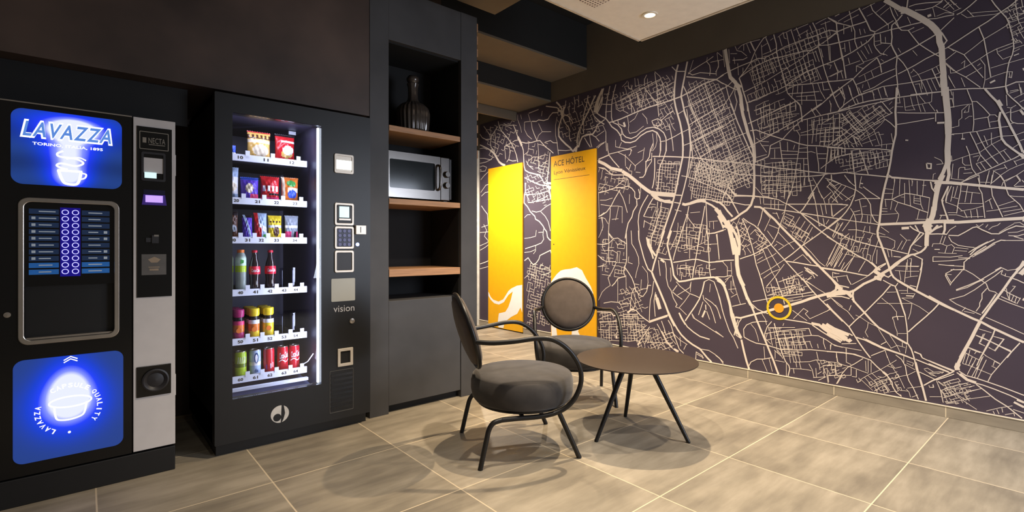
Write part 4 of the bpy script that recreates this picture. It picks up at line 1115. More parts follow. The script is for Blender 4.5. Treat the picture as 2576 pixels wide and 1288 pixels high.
4 2420,1023 2334,1050 2209,1101
5 2479,1184 2524,1090 2554,1029
5 2569,1084 2509,1077
5 2434,1070 2376,1070
4 2391,1149 2271,1128
7 2608,920 2596,852 2596,770 2577,696 2546,657
5 2554,867 2546,765 2554,738
6 2494,741 2457,703 2413,673 2362,643 2306,628 2264,612
7 2486,708 2531,651
7 2531,645 2486,614 2434,585
5 2482,621 2413,663 2362,696 2348,742
4 2348,749 2355,657
5 2362,637 2413,567 2464,509
7 2546,657 2524,591 2486,534 2501,512
5 2501,512 2457,503 2391,450
11 2223,756 2243,671 2271,598 2313,530 2362,460 2405,396
10 2468,462 2442,412 2405,363
4 2341,462 2327,431 2271,404 2209,374
6 2236,639 2229,601 2202,578 2169,543 2142,476 2122,409
6 2216,615 2155,582 2109,542 2077,458
6 2236,582 2264,502 2278,462
9 2212,558 2209,514
15 2216,507 2243,446
6 2202,502 2175,434
7 2136,760 2109,693 2083,601 2057,510
4 2169,740 2175,669
6 2223,756 2182,777 2136,760
6 2471,863 2355,873
4 2267,876 2267,792
4 2313,835 2182,834
4 2169,860 2122,871
5 2398,918 2398,872
5 2486,855 2479,802
5 2442,817 2442,764
5 2376,866 2351,782
4 2292,888 2243,902
9 3045,1217 3040,1085 3040,924 3049,887 3067,858
9 3266,1223 3261,1086 3266,912
7 3266,1200 3204,1139 3266,1086
7 3204,1139 3149,1145 3040,1085
7 3427,1087 3328,1079 3266,1090
7 3407,971 3348,926 3290,904 3176,907 3167,899
9 3067,858 3076,806 3058,762 3103,753 3149,736 3186,689 3223,657
7 3167,899 3223,800 3271,738 3242,663
9 3067,858 3022,808 2978,752 2948,688 2935,638 2892,591
7 2892,591 2850,580 2808,633 2792,690 2759,692
7 2948,659 2978,599 2992,518 2996,445
7 3328,475 3233,498 3140,499 3112,482 2996,500
5 3149,743 3149,624 3149,505
5 3103,583 3049,609 2996,591
5 3049,777 3045,631
5 3397,500 3348,588 3299,630 3242,663
10 2987,446 2926,438 2884,399 2833,369 2784,346
17 3031,405 2987,439 2952,446
10 2784,339 2710,375 2647,403 2577,431
20 2775,347 2679,386 2585,423
7 2731,735 2747,616 2767,551 2775,466 2779,353
7 2710,632 2727,548 2714,402
36 2698,578 2679,524 2663,477
20 2710,611 2687,544
7 2987,1216 2978,1085 2935,1027 2901,956 2896,891
5 2896,891 2926,804 2935,754
5 3014,961 3022,903 2970,890
5 2858,871 2800,809 2792,718 2808,654
5 2867,743 2875,642
5 2867,650 2800,661
5 2944,695 2892,691
5 2944,602 2935,509 2961,449
5 2867,479 2825,469 2792,486
5 3407,847 3348,857 3280,859
5 3328,1132 3348,1056 3309,1003
5 3223,1026 3149,989 3149,907
5 3176,1108 3149,1071 3112,1100
11 3427,377 3233,389
11 3233,389 3204,358 3167,369 3158,393 3195,400
7 3085,385 2909,403
7 3085,363 2901,379
5 3076,357 3067,271
5 3022,366 3022,276
5 2961,373 2961,284
5 2909,378 2918,289
5 3397,299 3319,338 3233,370
5 3387,269 3233,295 3130,329
15 2577,466 2546,408 2509,351 2479,308 2442,266 2391,227 2334,196 2264,168 2229,134 2196,102 2158,72
6 2264,168 2182,168 2129,144 2090,120 2053,89
6 2304,72 2299,136 2243,113 2236,88
6 2292,118 2229,96
10 2464,463 2427,401 2384,346 2327,308 2264,277 2175,264
6 2341,469 2313,427 2236,390 2155,349 2053,300
7 2694,336 2663,292 2608,203 2562,155 2516,122 2486,106
16 2647,273 2592,185 2539,138
19 2516,128 2471,112
8 2577,384 2546,340 2524,275 2486,187 2464,136 2420,104
7 2647,369 2616,298 2600,248 2531,278
7 2775,299 2842,205 2884,150 2909,103
17 2884,143 2909,103
5 2808,309 2884,243 2944,220
5 2531,274 2457,218 2384,188
5 2394,187 2420,137
5 2457,244 2449,165
5 2554,231 2494,172
5 2800,148 2531,180
5 2727,298 2687,226 2687,185
5 2792,233 2759,154 2710,112
5 2825,250 2800,183 2833,122
5 2647,149 2592,116
5 2655,162 2679,117
5 3387,278 3233,296 3094,312
5 3252,294 3252,120
5 3377,195 3261,202
5 3186,159 3149,209 3167,281
22 3167,161 3163,132
5 3233,243 3112,258
5 2987,360 2987,244 3005,183
5 3049,346 2978,354
5 2944,321 2926,237
5 2996,185 2909,203
5 3112,73 3113,72
5 2944,220 2944,148
5 3049,280 2909,311 2842,291
5 2892,256 2987,237
5 3031,121 2909,153
28 2038,2709 2026,2625 2010,2534 1994,2463 1951,2409 1926,2354 1908,2289 1902,2227 1892,2160
14 1988,2455 1932,2392 1902,2360
9 1920,2437 1902,2384 1889,2327 1871,2269 1854,2205 1851,2152
4 2058,2709 2042,2561
4 2007,2700 2000,2581
7 2122,2470 2064,2499 1994,2518 1914,2533 1824,2544 1771,2556 1726,2543
6 1726,2543 1642,2565 1572,2587 1493,2596 1411,2604 1347,2605 1294,2615 1256,2611 1219,2591 1184,2590
7 1914,2442 1859,2470 1777,2501 1709,2517 1653,2522 1588,2517 1508,2517 1442,2514 1381,2507 1342,2517
7 1720,2541 1720,2521
7 1920,2437 1871,2485 1830,2534 1812,2576 1789,2623 1754,2671 1726,2703 1703,2708
9 1830,2709 1795,2624
7 1650,2708 1631,2628 1628,2569 1615,2497 1588,2398 1561,2289
6 1709,2698 1686,2633 1670,2576
6 1376,2707 1352,2645 1337,2581 1337,2516 1318,2434 1299,2343 1275,2251 1247,2159 1228,2102 1210,2051
7 1277,2709 1224,2661 1219,2591 1205,2507 1191,2409 1184,2375
5 1219,2654 1184,2631
5 1883,2314 1824,2330 1731,2354 1664,2378 1593,2405 1524,2432 1457,2458 1401,2497 1337,2526 1270,2554 1219,2583
6 1854,2223 1777,2236 1697,2253 1631,2266 1566,2285
7 1561,2289 1493,2323 1421,2354 1313,2374 1251,2383 1184,2396
6 1561,2289 1467,2272 1381,2259 1266,2246 1184,2234
5 1337,2526 1266,2510 1184,2506
7 1653,2111 1609,2124 1534,2142 1488,2154
8 1488,2154 1467,2127 1457,2103 1454,2070
5 1561,2289 1550,2230 1514,2182 1488,2154
6 1381,2055 1323,2091 1247,2149 1184,2187
5 1545,2223 1457,2208 1332,2190
4 1482,2159 1313,2121
4 1488,2188 1416,2177 1362,2170
4 1550,2264 1508,2271 1519,2183
4 1477,2269 1480,2214
4 1447,2261 1447,2200
4 1376,2255 1362,2175 1347,2080
4 1342,2252 1323,2188 1294,2127
4 1416,2177 1416,2144
4 1452,2213 1449,2118
4 1313,2256 1304,2194 1266,2190
5 1556,2689 1540,2599 1534,2553
5 1524,2701 1503,2622 1482,2554 1472,2512
5 1488,2706 1457,2618
5 1431,2594 1421,2536
4 1396,2692 1372,2619
4 1416,2660 1406,2613
4 1462,2581 1452,2528
4 1416,2562 1347,2567
4 1294,2685 1285,2617 1275,2513 1266,2398
4 1508,2691 1457,2701 1406,2707
4 1357,2690 1323,2700 1285,2708
4 1323,2673 1261,2679
4 1477,2641 1406,2663
4 1620,2676 1588,2694 1556,2695 1519,2705
4 1609,2678 1588,2597
4 1582,2703 1572,2655 1556,2644
4 1626,2597 1675,2583 1731,2576
4 1743,2656 1737,2555
4 1743,2638 1697,2654
4 1675,2670 1653,2680
4 1789,2599 1777,2543
6 1854,2588 1889,2580 1975,2599
4 1859,2602 1902,2650 1938,2667 1954,2708
4 1932,2677 1902,2699 1877,2703 1830,2706
4 1883,2705 1883,2651
4 1859,2698 1830,2617
4 1824,2705 1754,2701
4 1963,2619 1957,2563
4 1994,2659 1938,2643
4 2109,2705 2064,2655
4 2122,2634 2058,2628
6 2096,2633 2096,2576 2122,2539
4 2109,2699 2103,2635
6 2122,2477 2070,2438 2019,2401 1969,2364 1938,2345
6 2032,2404 2007,2299 1982,2232 1963,2175
6 1951,2409 1969,2346 1994,2309 2038,2257 2070,2197
6 1951,2396 1957,2319 1938,2247 1957,2173
6 2122,2363 2019,2395 1975,2427
4 1932,2562 1926,2463
4 1889,2514 1889,2472
4 1818,2477 1800,2389
4 1777,2489 1754,2348
4 1748,2505 1720,2392
4 1714,2502 1686,2401
4 1686,2517 1647,2402
4 1664,2499 1626,2414
4 1647,2362 1620,2286
4 1697,2352 1675,2265
4 1743,2345 1720,2252
4 1789,2333 1777,2242
4 1604,2425 1550,2422
4 1550,2422 1524,2342
4 1588,2506 1550,2411
4 1561,2493 1534,2429
4 1508,2500 1482,2392 1457,2308
4 1472,2468 1447,2394 1431,2302
4 1442,2470 1411,2368 1386,2285
4 1411,2483 1396,2386
4 1376,2495 1352,2412
4 1357,2494 1332,2406
4 1323,2500 1308,2432
4 1545,2336 1493,2351
4 1416,2364 1386,2285
4 1381,2360 1362,2284
4 1352,2368 1318,2273
4 1261,2280 1184,2302
4 1237,2374 1214,2299
4 1219,2279 1210,2314
4 1266,2110 1256,2066 1261,2031
4 1210,2193 1184,2134
4 1233,2124 1184,2160
24 1908,2228 1889,2128 1865,2039 1848,1970 1824,1901 1809,1851
17 1883,2103 1859,2020
17 1809,1851 1803,1791 1800,1701 1798,1612 1800,1523 1803,1442
9 1854,2217 1836,2105 1812,2006 1800,1938 1795,1872 1789,1777 1789,1729
9 1994,2247 1963,2167 1932,2076 1902,2003 1871,1926 1842,1856 1812,1786
7 2122,2168 2083,2073 2038,1947 2000,1842 1969,1765 1951,1695 1957,1659 1994,1596 2032,1519 2058,1460
8 2122,1784 2026,1769 1932,1748 1818,1721 1731,1696 1642,1670 1556,1652 1482,1635 1406,1615 1332,1598 1285,1588 1237,1580 1184,1582
7 2122,1715 2096,1703 2026,1692 1957,1665 1914,1648 1824,1633 1726,1616 1609,1598 1503,1587 1406,1579 1323,1578 1275,1584
7 1848,2051 1777,2070 1686,2099 1588,2125 1514,2143
7 1812,1875 1743,1899 1675,1929 1588,1965 1503,2001 1447,2023 1381,2065 1318,2100
6 1675,1848 1588,1880 1550,1919 1498,1966 1452,2002 1411,2005 1332,2012 1256,2018 1184,2021
8 1452,2024 1447,1990
7 1477,2135 1462,2120 1452,2057 1447,2012
7 1830,1991 1783,1989 1731,1959 1675,1929 1588,1886 1534,1866 1467,1830 1411,1808 1332,1793 1256,1773 1184,1757
7 1675,1848 1683,1786 1692,1763 1783,1735
4 1754,1884 1703,1800
4 1783,1770 1703,1782
4 1783,1924 1754,1895 1686,1879
4 1743,1858 1686,1850
7 1289,1591 1332,1531 1372,1469 1406,1413
5 1406,1587 1391,1526 1381,1470 1367,1410
5 1411,1802 1409,1714 1404,1642 1401,1587
5 1493,1641 1498,1581 1514,1509 1529,1455 1545,1423
5 1467,1833 1472,1772 1482,1702 1490,1647
6 1604,1866 1598,1808 1588,1727 1577,1668
4 1593,1796 1477,1773
4 1593,1767 1477,1751
4 1675,1747 1411,1712
4 1642,1711 1493,1692
4 1472,1795 1411,1791
4 1472,1767 1411,1758 1386,1760 1357,1745
5 1352,1788 1347,1733 1337,1661 1335,1607
5 1275,1776 1285,1692 1292,1596
5 1323,1627 1275,1664 1228,1695 1184,1705
4 1347,1738 1285,1729
4 1337,1702 1289,1695
4 1436,1712 1436,1585
4 1436,1671 1406,1667
4 1550,1857 1548,1783
4 1498,1826 1508,1794
4 1675,1825 1604,1820
4 1642,1814 1642,1745
4 1726,1686 1720,1639 1675,1634 1615,1639
4 1658,1672 1664,1633 1686,1554 1686,1433
4 1609,1649 1615,1564 1631,1463 1631,1429
4 1556,1649 1556,1570 1572,1475 1572,1425
4 1703,1579 1615,1567 1514,1554
4 1731,1547 1615,1533 1529,1522
4 1697,1500 1604,1489 1534,1486
4 1731,1558 1703,1585
4 1789,1534 1731,1459 1686,1450
4 1697,1543 1726,1511 1709,1498
4 1748,1689 1748,1560
4 1514,1504 1457,1504 1362,1509
4 1459,1532 1459,1471
4 1431,1568 1436,1513
4 1376,1568 1347,1505 1332,1461 1313,1411
4 1294,1554 1242,1533 1184,1495
4 1256,1577 1256,1539
8 2122,1552 2070,1522 2026,1500 1994,1456
9 2019,1567 1982,1521 1944,1481 1812,1465 1686,1441 1653,1431
6 2122,1602 2083,1573 2019,1561
4 2013,1573 1938,1639
4 1914,1624 1812,1566
6 2122,2042 2058,2062 1969,2107 1944,2115
6 2122,2111 1963,2155
6 2122,1910 2026,1939 1963,1959 1865,1979
6 2038,1786 1932,1827 1848,1856 1812,1869
6 2122,2174 2058,2205 1994,2216
4 2007,2016 1994,1977
4 1975,2035 1951,1976
4 1932,1742 1926,1662
4 1842,1712 1842,1641
4 2026,1766 2007,1708
4 2051,1763 2051,1701
4 2093,1693 2093,1593
4 2054,1682 2054,1589
4 1932,1681 1848,1671
4 1754,2160 1743,2087 1743,1981
4 1726,2189 1726,2101 1717,2012
4 1681,2179 1681,2092 1675,1958
4 1642,2171 1642,2130
4 1653,2058 1650,1942
4 1615,2090 1615,2056
4 1577,2054 1580,1975
4 1534,2147 1534,1995
4 1800,2146 1686,2169
4 1731,1991 1642,2004 1577,2009 1514,2019
4 1686,2047 1609,2055 1534,2063 1467,2055
4 1626,2087 1529,2079
4 1720,2135 1642,2125
4 1493,2138 1493,2094
4 1411,2000 1409,1813
4 1381,1994 1381,1934
4 1367,1997 1367,1931 1381,1819
4 1457,1909 1401,1916 1372,1927
4 1457,1892 1376,1884 1304,1880
4 1352,1907 1256,1901 1184,1896
4 1289,1907 1294,1816 1304,1780
4 1242,2004 1242,1845
4 1332,2001 1332,1947
4 1313,2002 1313,1954 1275,1974 1242,1988
4 1205,2002 1203,1818
4 1328,1806 1328,1822 1266,1817
4 1270,1786 1219,1831 1184,1846
4 1242,1782 1184,1815
4 1256,1768 1256,1678
4 1233,1759 1233,1696
4 1214,1762 1214,1709
4 1488,1936 1472,1911 1462,1887 1467,1833
4 1561,2006 1545,1947
4 1386,2077 1357,2016
4 1357,2071 1323,2015
4 1256,2087 1259,2024
4 1219,2079 1201,2033
4 1201,2033 1184,2045
32 2122,1382 2083,1336 2051,1291 2019,1234
36 2019,1277 2000,1202 1982,1128 1969,1055 1957,994
18 2058,1235 2013,1215 1975,1177
21 1994,1239 1944,1152 1920,1067 1923,994
14 1944,1231 1926,1176 1914,1103 1914,1037 1920,988
32 1941,1000 1938,909 1926,830 1902,771 1883,737
28 1969,1128 1944,1042 1938,957
17 1800,1505 1806,1452 1824,1394 1859,1354 1914,1321 1951,1292 1994,1270
9 2038,1513 2000,1473 1975,1422 1951,1378 1926,1328
14 2122,1444 2083,1429 2051,1402 2019,1357 1975,1306
7 2122,1438 2032,1432 1963,1421 1871,1397 1830,1395
6 2032,1525 2058,1471 2064,1416
8 1988,1521 1951,1475 1859,1468 1812,1462
6 1789,1457 1686,1443 1615,1421 1577,1396 1540,1376
7 1540,1376 1467,1316
15 1800,1378 1754,1372 1726,1353 1686,1310 1642,1268 1598,1215 1550,1162 1503,1111 1457,1061 1406,1000 1362,947 1318,899 1270,847 1219,792 1205,778
6 1731,1359 1748,1278 1771,1220
7 1726,1365 1664,1355 1588,1339 1514,1324 1457,1310
8 1367,1458 1411,1385 1442,1337 1462,1316
8 1462,1316 1411,1258 1362,1207 1313,1163 1247,1108 1184,1061
7 1457,1310 1391,1274 1337,1234 1294,1205 1237,1167 1184,1134
7 1457,1310 1381,1295 1308,1278 1237,1262 1184,1252
7 1556,1383 1482,1378 1332,1369 1184,1359
6 1529,1482 1545,1433 1561,1372 1572,1310 1593,1254 1609,1209 1620,1164 1647,1107 1664,1078
7 1664,1078 1726,1043 1783,1008 1824,989 1871,974 1914,958
8 2122,932 2038,943 1963,948
7 1896,1284 1865,1217 1842,1150 1818,1067 1800,996 1783,913 1760,849 1737,768 1731,746
7 1889,1290 1848,1258 1795,1227 1754,1184 1720,1142 1692,1107 1664,1066 1626,1021 1572,959 1524,903 1477,849 1431,802 1401,766
7 1572,959 1514,1005 1452,1061 1381,1115 1313,1168 1256,1215 1210,1255 1184,1275
8 1561,948 1482,938 1401,924 1332,915
12 1318,905 1256,896 1184,885
5 1372,1453 1357,1381 1347,1315 1332,1207
4 1771,1214 1709,1125
4 1795,1191 1731,1113
4 1697,1183 1653,1118
4 1686,1229 1615,1198
4 1720,1183 1675,1281 1726,1341
4 1615,1169 1566,1112 1529,1072 1503,1038
4 1556,1162 1503,1117 1472,1144
4 1442,1077 1386,1017 1332,947 1294,916
4 1452,1044 1411,989
4 1615,1032 1550,1078 1503,1100
4 1647,1061 1626,1078
4 1631,1101 1577,1066
4 1545,1213 1503,1284
4 1514,1190 1462,1283
4 1482,1150 1426,1248
4 1452,1122 1391,1225
4 1431,1094 1376,1202
4 1561,1310 1503,1284
4 1582,1243 1482,1200 1401,1154
4 1493,1167 1452,1122
4 1731,1037 1709,979 1686,922 1664,864 1636,814 1615,753
4 1697,1049 1664,991 1631,934 1604,890
4 1795,984 1731,1014
4 1777,925 1709,962 1653,992 1631,1009
4 1777,949 1731,979
4 1748,838 1664,893 1572,959
4 1726,809 1664,859 1604,884
4 1703,748 1636,831 1572,925
4 1812,1079 1777,1102
4 1795,1049 1731,1090 1697,1107
4 1777,1037 1697,1096
4 1854,1198 1830,1228
4 1830,1156 1789,1197
4 1926,1243 1896,1254
4 1914,1194 1883,1211
4 1908,1145 1859,1163
4 1902,1073 1859,1061 1830,1079
4 1889,1043 1871,1013 1871,989
4 1854,1049 1824,1007
4 1508,949 1442,1000
4 1442,1000 1386,935
4 1615,786 1534,819 1442,873
4 1556,812 1556,778 1514,780 1508,814
4 1431,807 1367,768
4 1416,808 1381,842
8 1431,906 1401,874 1367,859
7 1416,901 1386,880 1342,844
5 1426,884 1372,848 1362,827
4 1266,933 1184,1118
4 1289,921 1219,1087
4 1256,917 1184,1055
4 1233,913 1184,1014
4 1242,1119 1184,1223
4 1247,1135 1205,1224
4 1256,1364 1251,1278
4 1294,1361 1285,1296
4 1323,1363 1308,1286
4 1337,1466 1304,1404
4 1304,1404 1256,1449
4 1304,1404 1294,1366
4 1270,1402 1270,1370
4 1237,1458 1184,1390
4 1261,1422 1214,1371
4 1242,1278 1184,1328
4 1308,1265 1299,1216 1332,1212
4 1289,1221 1270,1253
6 2109,1167 2100,1067 2090,967
6 2122,1180 2032,1203
4 2058,930 2019,888 2019,814
4 1988,932 1982,828
4 2019,857 1982,858
6 2122,803 2045,806 1982,822
18 2122,790 2083,780 2051,750 2038,727
4 2038,782 1982,816
4 1975,816 1969,732
4 1754,1454 1748,1395
4 1726,1446 1726,1400
4 1670,1425 1670,1361
4 1642,1423 1642,1354
4 1615,1410 1615,1347
4 1726,1394 1572,1378
4 1631,1325 1609,1272
4 1658,1320 1620,1313
4 1247,875 1210,866
4 1242,838 1210,845
21 2107,776 2069,756 2047,729 2025,672 2002,595 1981,511 1959,463
14 2002,595 1988,489 1966,420 1944,358 1909,320
18 1973,504 1952,428 1930,360 1902,314
9 1962,484 1944,401 1962,327
7 1930,459 1952,386 1944,330 1902,307
16 1902,300 1880,205 1860,131 1839,72
14 1952,478 1909,476 1832,505 1764,529 1704,549
7 1902,469 1923,439 1937,387
24 1912,800 1887,731 1860,656 1825,589
14 1825,589 1804,542 1777,469 1744,391 1711,314 1684,250 1652,174 1627,105 1614,74
8 1866,641 1832,602 1798,564
7 1825,603 1771,559 1724,543 1691,533
13 1724,537 1691,560
19 1698,553 1633,579 1570,598 1508,624 1448,648 1390,676 1333,699 1277,719 1222,735
6 1977,565 1916,584 1866,599
6 1811,618 1724,642 1633,666 1551,686 1448,706 1367,728
4 1698,675 1633,690
7 1744,808 1724,721 1698,627 1684,588
6 1633,814 1607,735 1582,670 1570,618
4 1711,735 1607,742
4 1704,742 1652,813
4 1671,771 1659,725 1639,673
4 1659,718 1582,737 1539,752 1472,776
4 1607,788 1551,811 1508,820
4 1551,778 1508,780 1502,813
4 1557,811 1551,778
4 1514,774 1533,700
4 1545,752 1533,700 1490,755
4 1472,795 1460,712
4 1490,736 1437,739
8 1466,737 1448,745 1442,726
4 1413,811 1384,826
4 1557,659 1448,687 1361,706
4 1557,633 1448,668
4 1570,645 1508,656
4 1448,706 1442,681
8 1448,823 1401,761 1344,695 1288,637 1233,580 1184,530
4 1419,805 1344,752 1288,718 1184,634
8 1255,832 1228,796 1217,766 1228,741
24 1222,729 1184,750
15 1217,778 1184,762
5 1310,660 1260,689
4 1396,525 1333,563 1260,608
4 1413,510 1448,532 1514,577
4 1508,513 1460,570 1437,598 1407,581 1425,560 1396,528
8 1684,527 1633,506 1570,503 1508,500 1425,496 1384,488
19 1384,494 1333,488 1299,461 1249,430 1184,396
31 1316,490 1266,465 1222,439 1184,414
25 1288,499 1244,468 1184,438
8 1378,482 1321,445 1260,410 1195,379
5 1711,375 1633,399 1551,422 1472,439 1401,454 1384,405
6 1576,406 1551,317 1545,278
7 1646,464 1627,393 1607,309 1582,226 1564,183 1539,154 1533,129 1545,74
5 1620,347 1508,376 1384,405 1338,408 1288,387 1233,352 1184,347
6 1589,268 1478,282 1390,299 1304,303 1184,307
7 1880,324 1832,303 1784,289 1711,287 1646,276 1595,267
5 1527,419 1496,286
4 1490,430 1460,292
4 1570,354 1545,285
4 1601,349 1576,280
4 1527,327 1390,360
4 1442,385 1413,305
4 1396,359 1378,311
4 1460,343 1448,293
4 1425,348 1413,302
4 1698,377 1711,334 1671,299
4 1678,379 1659,288
4 1711,321 1633,352
4 1825,436 1791,399 1771,339 1764,306
6 1880,324 1884,387 1860,425 1811,452 1750,466 1698,472
6 1665,475 1698,431 1717,374 1717,320
4 1744,535 1711,484 1704,444
4 1691,432 1684,399
4 1684,426 1595,437 1496,449
4 1607,435 1601,403
4 1582,452 1576,472
4 1724,271 1717,177
6 1839,100 1825,131 1777,163 1724,172 1671,191
4 1737,166 1698,78
4 1684,182 1659,86
4 1639,177 1570,175
4 1557,171 1557,72
4 1576,254 1466,271
4 1582,239 1472,244
4 1576,221 1521,230
4 1539,260 1527,176
4 1521,263 1502,187
4 1502,265 1484,190
4 1478,269 1460,195
4 1508,186 1396,209 1355,229 1293,233 1249,219
4 1350,290 1338,229
4 1222,298 1217,237
4 1466,193 1454,144 1401,147 1384,144
4 1527,134 1448,145
4 1401,192 1378,152 1367,97
4 1508,140 1502,102
4 1490,189 1484,151
4 1333,211 1327,161
4 1310,196 1249,213 1255,181
4 1304,178 1299,116
4 1282,182 1271,85
4 1233,228 1222,150
4 1355,169 1350,100
4 1372,96 1288,119
4 1271,134 1184,145
4 1217,84 1184,151
4 1344,127 1316,151
4 1260,174 1228,186
4 1338,83 1288,119
4 1277,202 1184,225
6 2122,137 2084,114 2054,76
7 2122,724 2084,624 2062,524 2039,454 2002,358 1966,305 1930,225
6 2122,563 2100,521 2077,450
6 2122,342 2054,300
4 2010,702 1944,713
4 1988,775 1988,689 1966,669
4 1973,797 1959,741 1937,671 1909,589
4 1988,639 1937,671
4 2039,758 2010,795
4 1344,348 1338,317
4 1304,397 1304,360 1291,318
4 1255,361 1260,323
4 1646,256 1595,217
4 1639,250 1639,190
4 1620,260 1582,200
26 939,2709 903,2672 856,2620
33 856,2620 828,2601 782,2556 741,2513 700,2466 675,2425 660,2392
30 660,2401 657,2344 646,2304 644,2248 641,2191 637,2135 639,2066
32 639,2135 635,2074 632,2001
16 715,2522 697,2525
22 852,2595 828,2591
7 844,2577 867,2551 899,2528 903,2500 899,2449 903,2401 891,2363 871,2313
7 821,2612 815,2663
5 809,2618 775,2620 726,2611 653,2591 639,2598
5 778,2583 733,2571 689,2570 643,2590
5 722,2506 671,2493 628,2492 587,2487
5 650,2412 621,2439 587,2469
7 646,2397 632,2364 621,2338 632,2323 643,2303
7 1086,2709 1066,2660 1044,2607 1032,2572 1019,2533 994,2514
7 994,2509 998,2496 1032,2461 1083,2436 1123,2417 1181,2398 1241,2383 1283,2379
6 1283,2512 1222,2510 1150,2505 1088,2504 1032,2501 973,2498 903,2500 852,2497 794,2497 741,2494
7 1218,2587 1163,2596 1123,2600 1083,2600 1040,2603
6 1283,2555 1255,2568 1218,2587
7 1232,2666 1222,2647 1218,2587 1209,2526 1195,2454 1181,2382 1172,2306 1163,2241
6 1277,2709 1232,2661
6 1283,2614 1255,2610 1218,2587
5 1222,2650 1177,2626 1132,2598
5 1144,2709 1132,2652 1123,2598 1110,2557 1110,2485 1096,2435
5 1232,2703 1204,2709
4 1213,2660 1132,2689 1083,2702
4 1177,2642 1088,2663
5 1019,2709 1006,2664 981,2625 944,2573 919,2535
3 1066,2691 1019,2704 994,2709
3 989,2643 932,2677
3 1040,2636 1006,2644
3 964,2615 915,2647
5 911,2655 895,2595 875,2544 860,2490
5 994,2514 952,2531 891,2555
3 887,2632 867,2576
3 919,2540 919,2510
5 883,2537 860,2495 848,2477 813,2465 782,2474
5 813,2465 790,2419 760,2362 726,2323 686,2279 653,2246
3 794,2444 733,2458
3 817,2553 801,2505
7 875,2310 832,2326 782,2345 737,2365 700,2381 671,2395
5 998,2496 998,2430 989,2403 964,2360 940,2343
5 964,2490 960,2429 903,2406
3 936,2461 934,2416
3 903,2401 932,2375 948,2355 924,2333
3 994,2449 964,2445
3 989,2418 956,2423
6 871,2313 877,2247 875,2197 869,2127 869,2055
5 867,2303 840,2261 817,2211 797,2138 782,2087 767,2032
6 867,2195 821,2212 778,2229 722,2256 653,2278
6 1118,2230 1092,2254 1057,2286 1015,2314 981,2335
6 981,2335 964,2285 956,2228
6 964,2285 919,2298 875,2312
6 1283,2251 1227,2239 1168,2232 1123,2231
6 1283,2288 1269,2231 1246,2162
7 1264,2146 1204,2178 1123,2226
6 1123,2231 1101,2174 1083,2104
5 1101,2184 1032,2198 956,2218 883,2234
5 1062,2124 998,2139 940,2169 875,2192
5 1083,2104 1006,2121 952,2133 867,2127 790,2122 700,2123 653,2121
3 1015,2254 1002,2210
3 1053,2239 1044,2196
3 1036,2189 1023,2140
3 1088,2232 964,2275
3 1062,2175 1066,2150
3 944,2131 932,2069
3 977,2129 964,2077
3 1010,2122 998,2085
3 790,2208 763,2168 748,2131 741,2067
3 801,2183 782,2202
3 794,2157 737,2171 686,2185 653,2199
5 693,2182 675,2126 653,2056
3 671,2190 657,2149
3 745,2120 726,2064 715,2020
3 719,2119 693,2037
3 697,2118 671,2041
3 678,2141 653,2148
3 778,2105 752,2103
3 756,2104 745,2045
6 801,2043 737,2038 653,2028
4 643,2289 614,2294 587,2263
4 635,2287 587,2314
4 639,2219 614,2175 587,2140
3 628,2220 587,2250
4 1209,2563 1236,2583
4 1172,2494 1168,2430
4 1145,2496 1136,2421
4 1177,2621 1177,2558
4 1132,2596 1129,2559
4 1075,2474 1066,2441
3 1044,2475 1040,2458
3 1053,2437 1027,2374
3 1032,2441 1010,2374
4 1096,2409 1057,2321
3 1075,2413 1040,2342
4 1190,2458 1172,2458
3 1062,2328 1010,2333 956,2348
4 1057,2280 1101,2313 1057,2321
4 1101,2313 1101,2272
4 1168,2331 1079,2343
4 1150,2383 1141,2339
4 1236,2376 1213,2307 1218,2245
4 1264,2501 1260,2388
4 1283,2373 1255,2360 1264,2336
4 1274,2280 1190,2306
4 1195,2302 1181,2246
4 1150,2191 1132,2115
4 1204,2178 1172,2125
3 867,2366 852,2332
3 790,2328 767,2288
3 960,2319 944,2300
4 1083,2564 1075,2520
3 1057,2555 1049,2522
3 689,2565 678,2505
3 678,2575 628,2529 587,2492
3 671,2507 628,2515 587,2496
3 639,2547 611,2569
3 632,2595 587,2519
3 607,2586 587,2551
5 618,2029 587,2026
3 614,2120 587,2044
32 628,2049 625,1980 618,1895 614,1826 614,1761
29 618,1826 614,1747 618,1656 616,1587 621,1551
19 625,1565 639,1521 657,1481
16 614,1564 611,1504 621,1455
11 873,2109 877,2026 881,1949 877,1865 879,1797 891,1740 899,1692 907,1624 919,1552 928,1523
5 867,2097 858,2046
6 1283,2012 1213,2017 1145,2024 1083,2026 1015,2029 952,2031 891,2039
7 1213,2022 1163,2033 1092,2048 1032,2053 964,2051 907,2043 867,2041
6 867,2041 794,2037 737,2033 689,2031 643,2027
7 1283,2125 1246,2148 1190,2185
6 1209,2026 1172,2061 1123,2091 1083,2108 1032,2116 973,2128 960,2130
6 1283,1774 1172,1750 1066,1732 973,1718 899,1697
7 1283,1585 1222,1581 1168,1582 1110,1565 1032,1549 932,1526
7 932,1526 871,1515 794,1497 737,1484 682,1476 643,1472
5 899,1943 924,1982 952,2028 964,2038
5 871,1942 813,1928 737,1912 635,1894
5 871,1864 821,1864 756,1866 682,1869
5 675,1897 675,1846
11 668,1836 632,1831
5 936,1911 907,1880 883,1847
5 1274,1784 1213,1827 1145,1878 1066,1936 1006,1974 964,2006
4 1236,1778 1163,1824 1101,1865 1032,1914 973,1953 936,1975
5 1213,1769 1123,1833 1049,1866 981,1904 936,1930 895,1947
3 1088,1807 1032,1858 973,1898
3 1088,1817 1040,1850
5 1190,2002 1150,1936 1105,1876 1049,1856
5 1190,1996 1163,1960 1123,1895 1083,1842
5 1145,2003 1101,1932 1057,1868
4 1123,1978 1066,1900 1032,1919
3 1083,1990 1049,1937 1027,1913
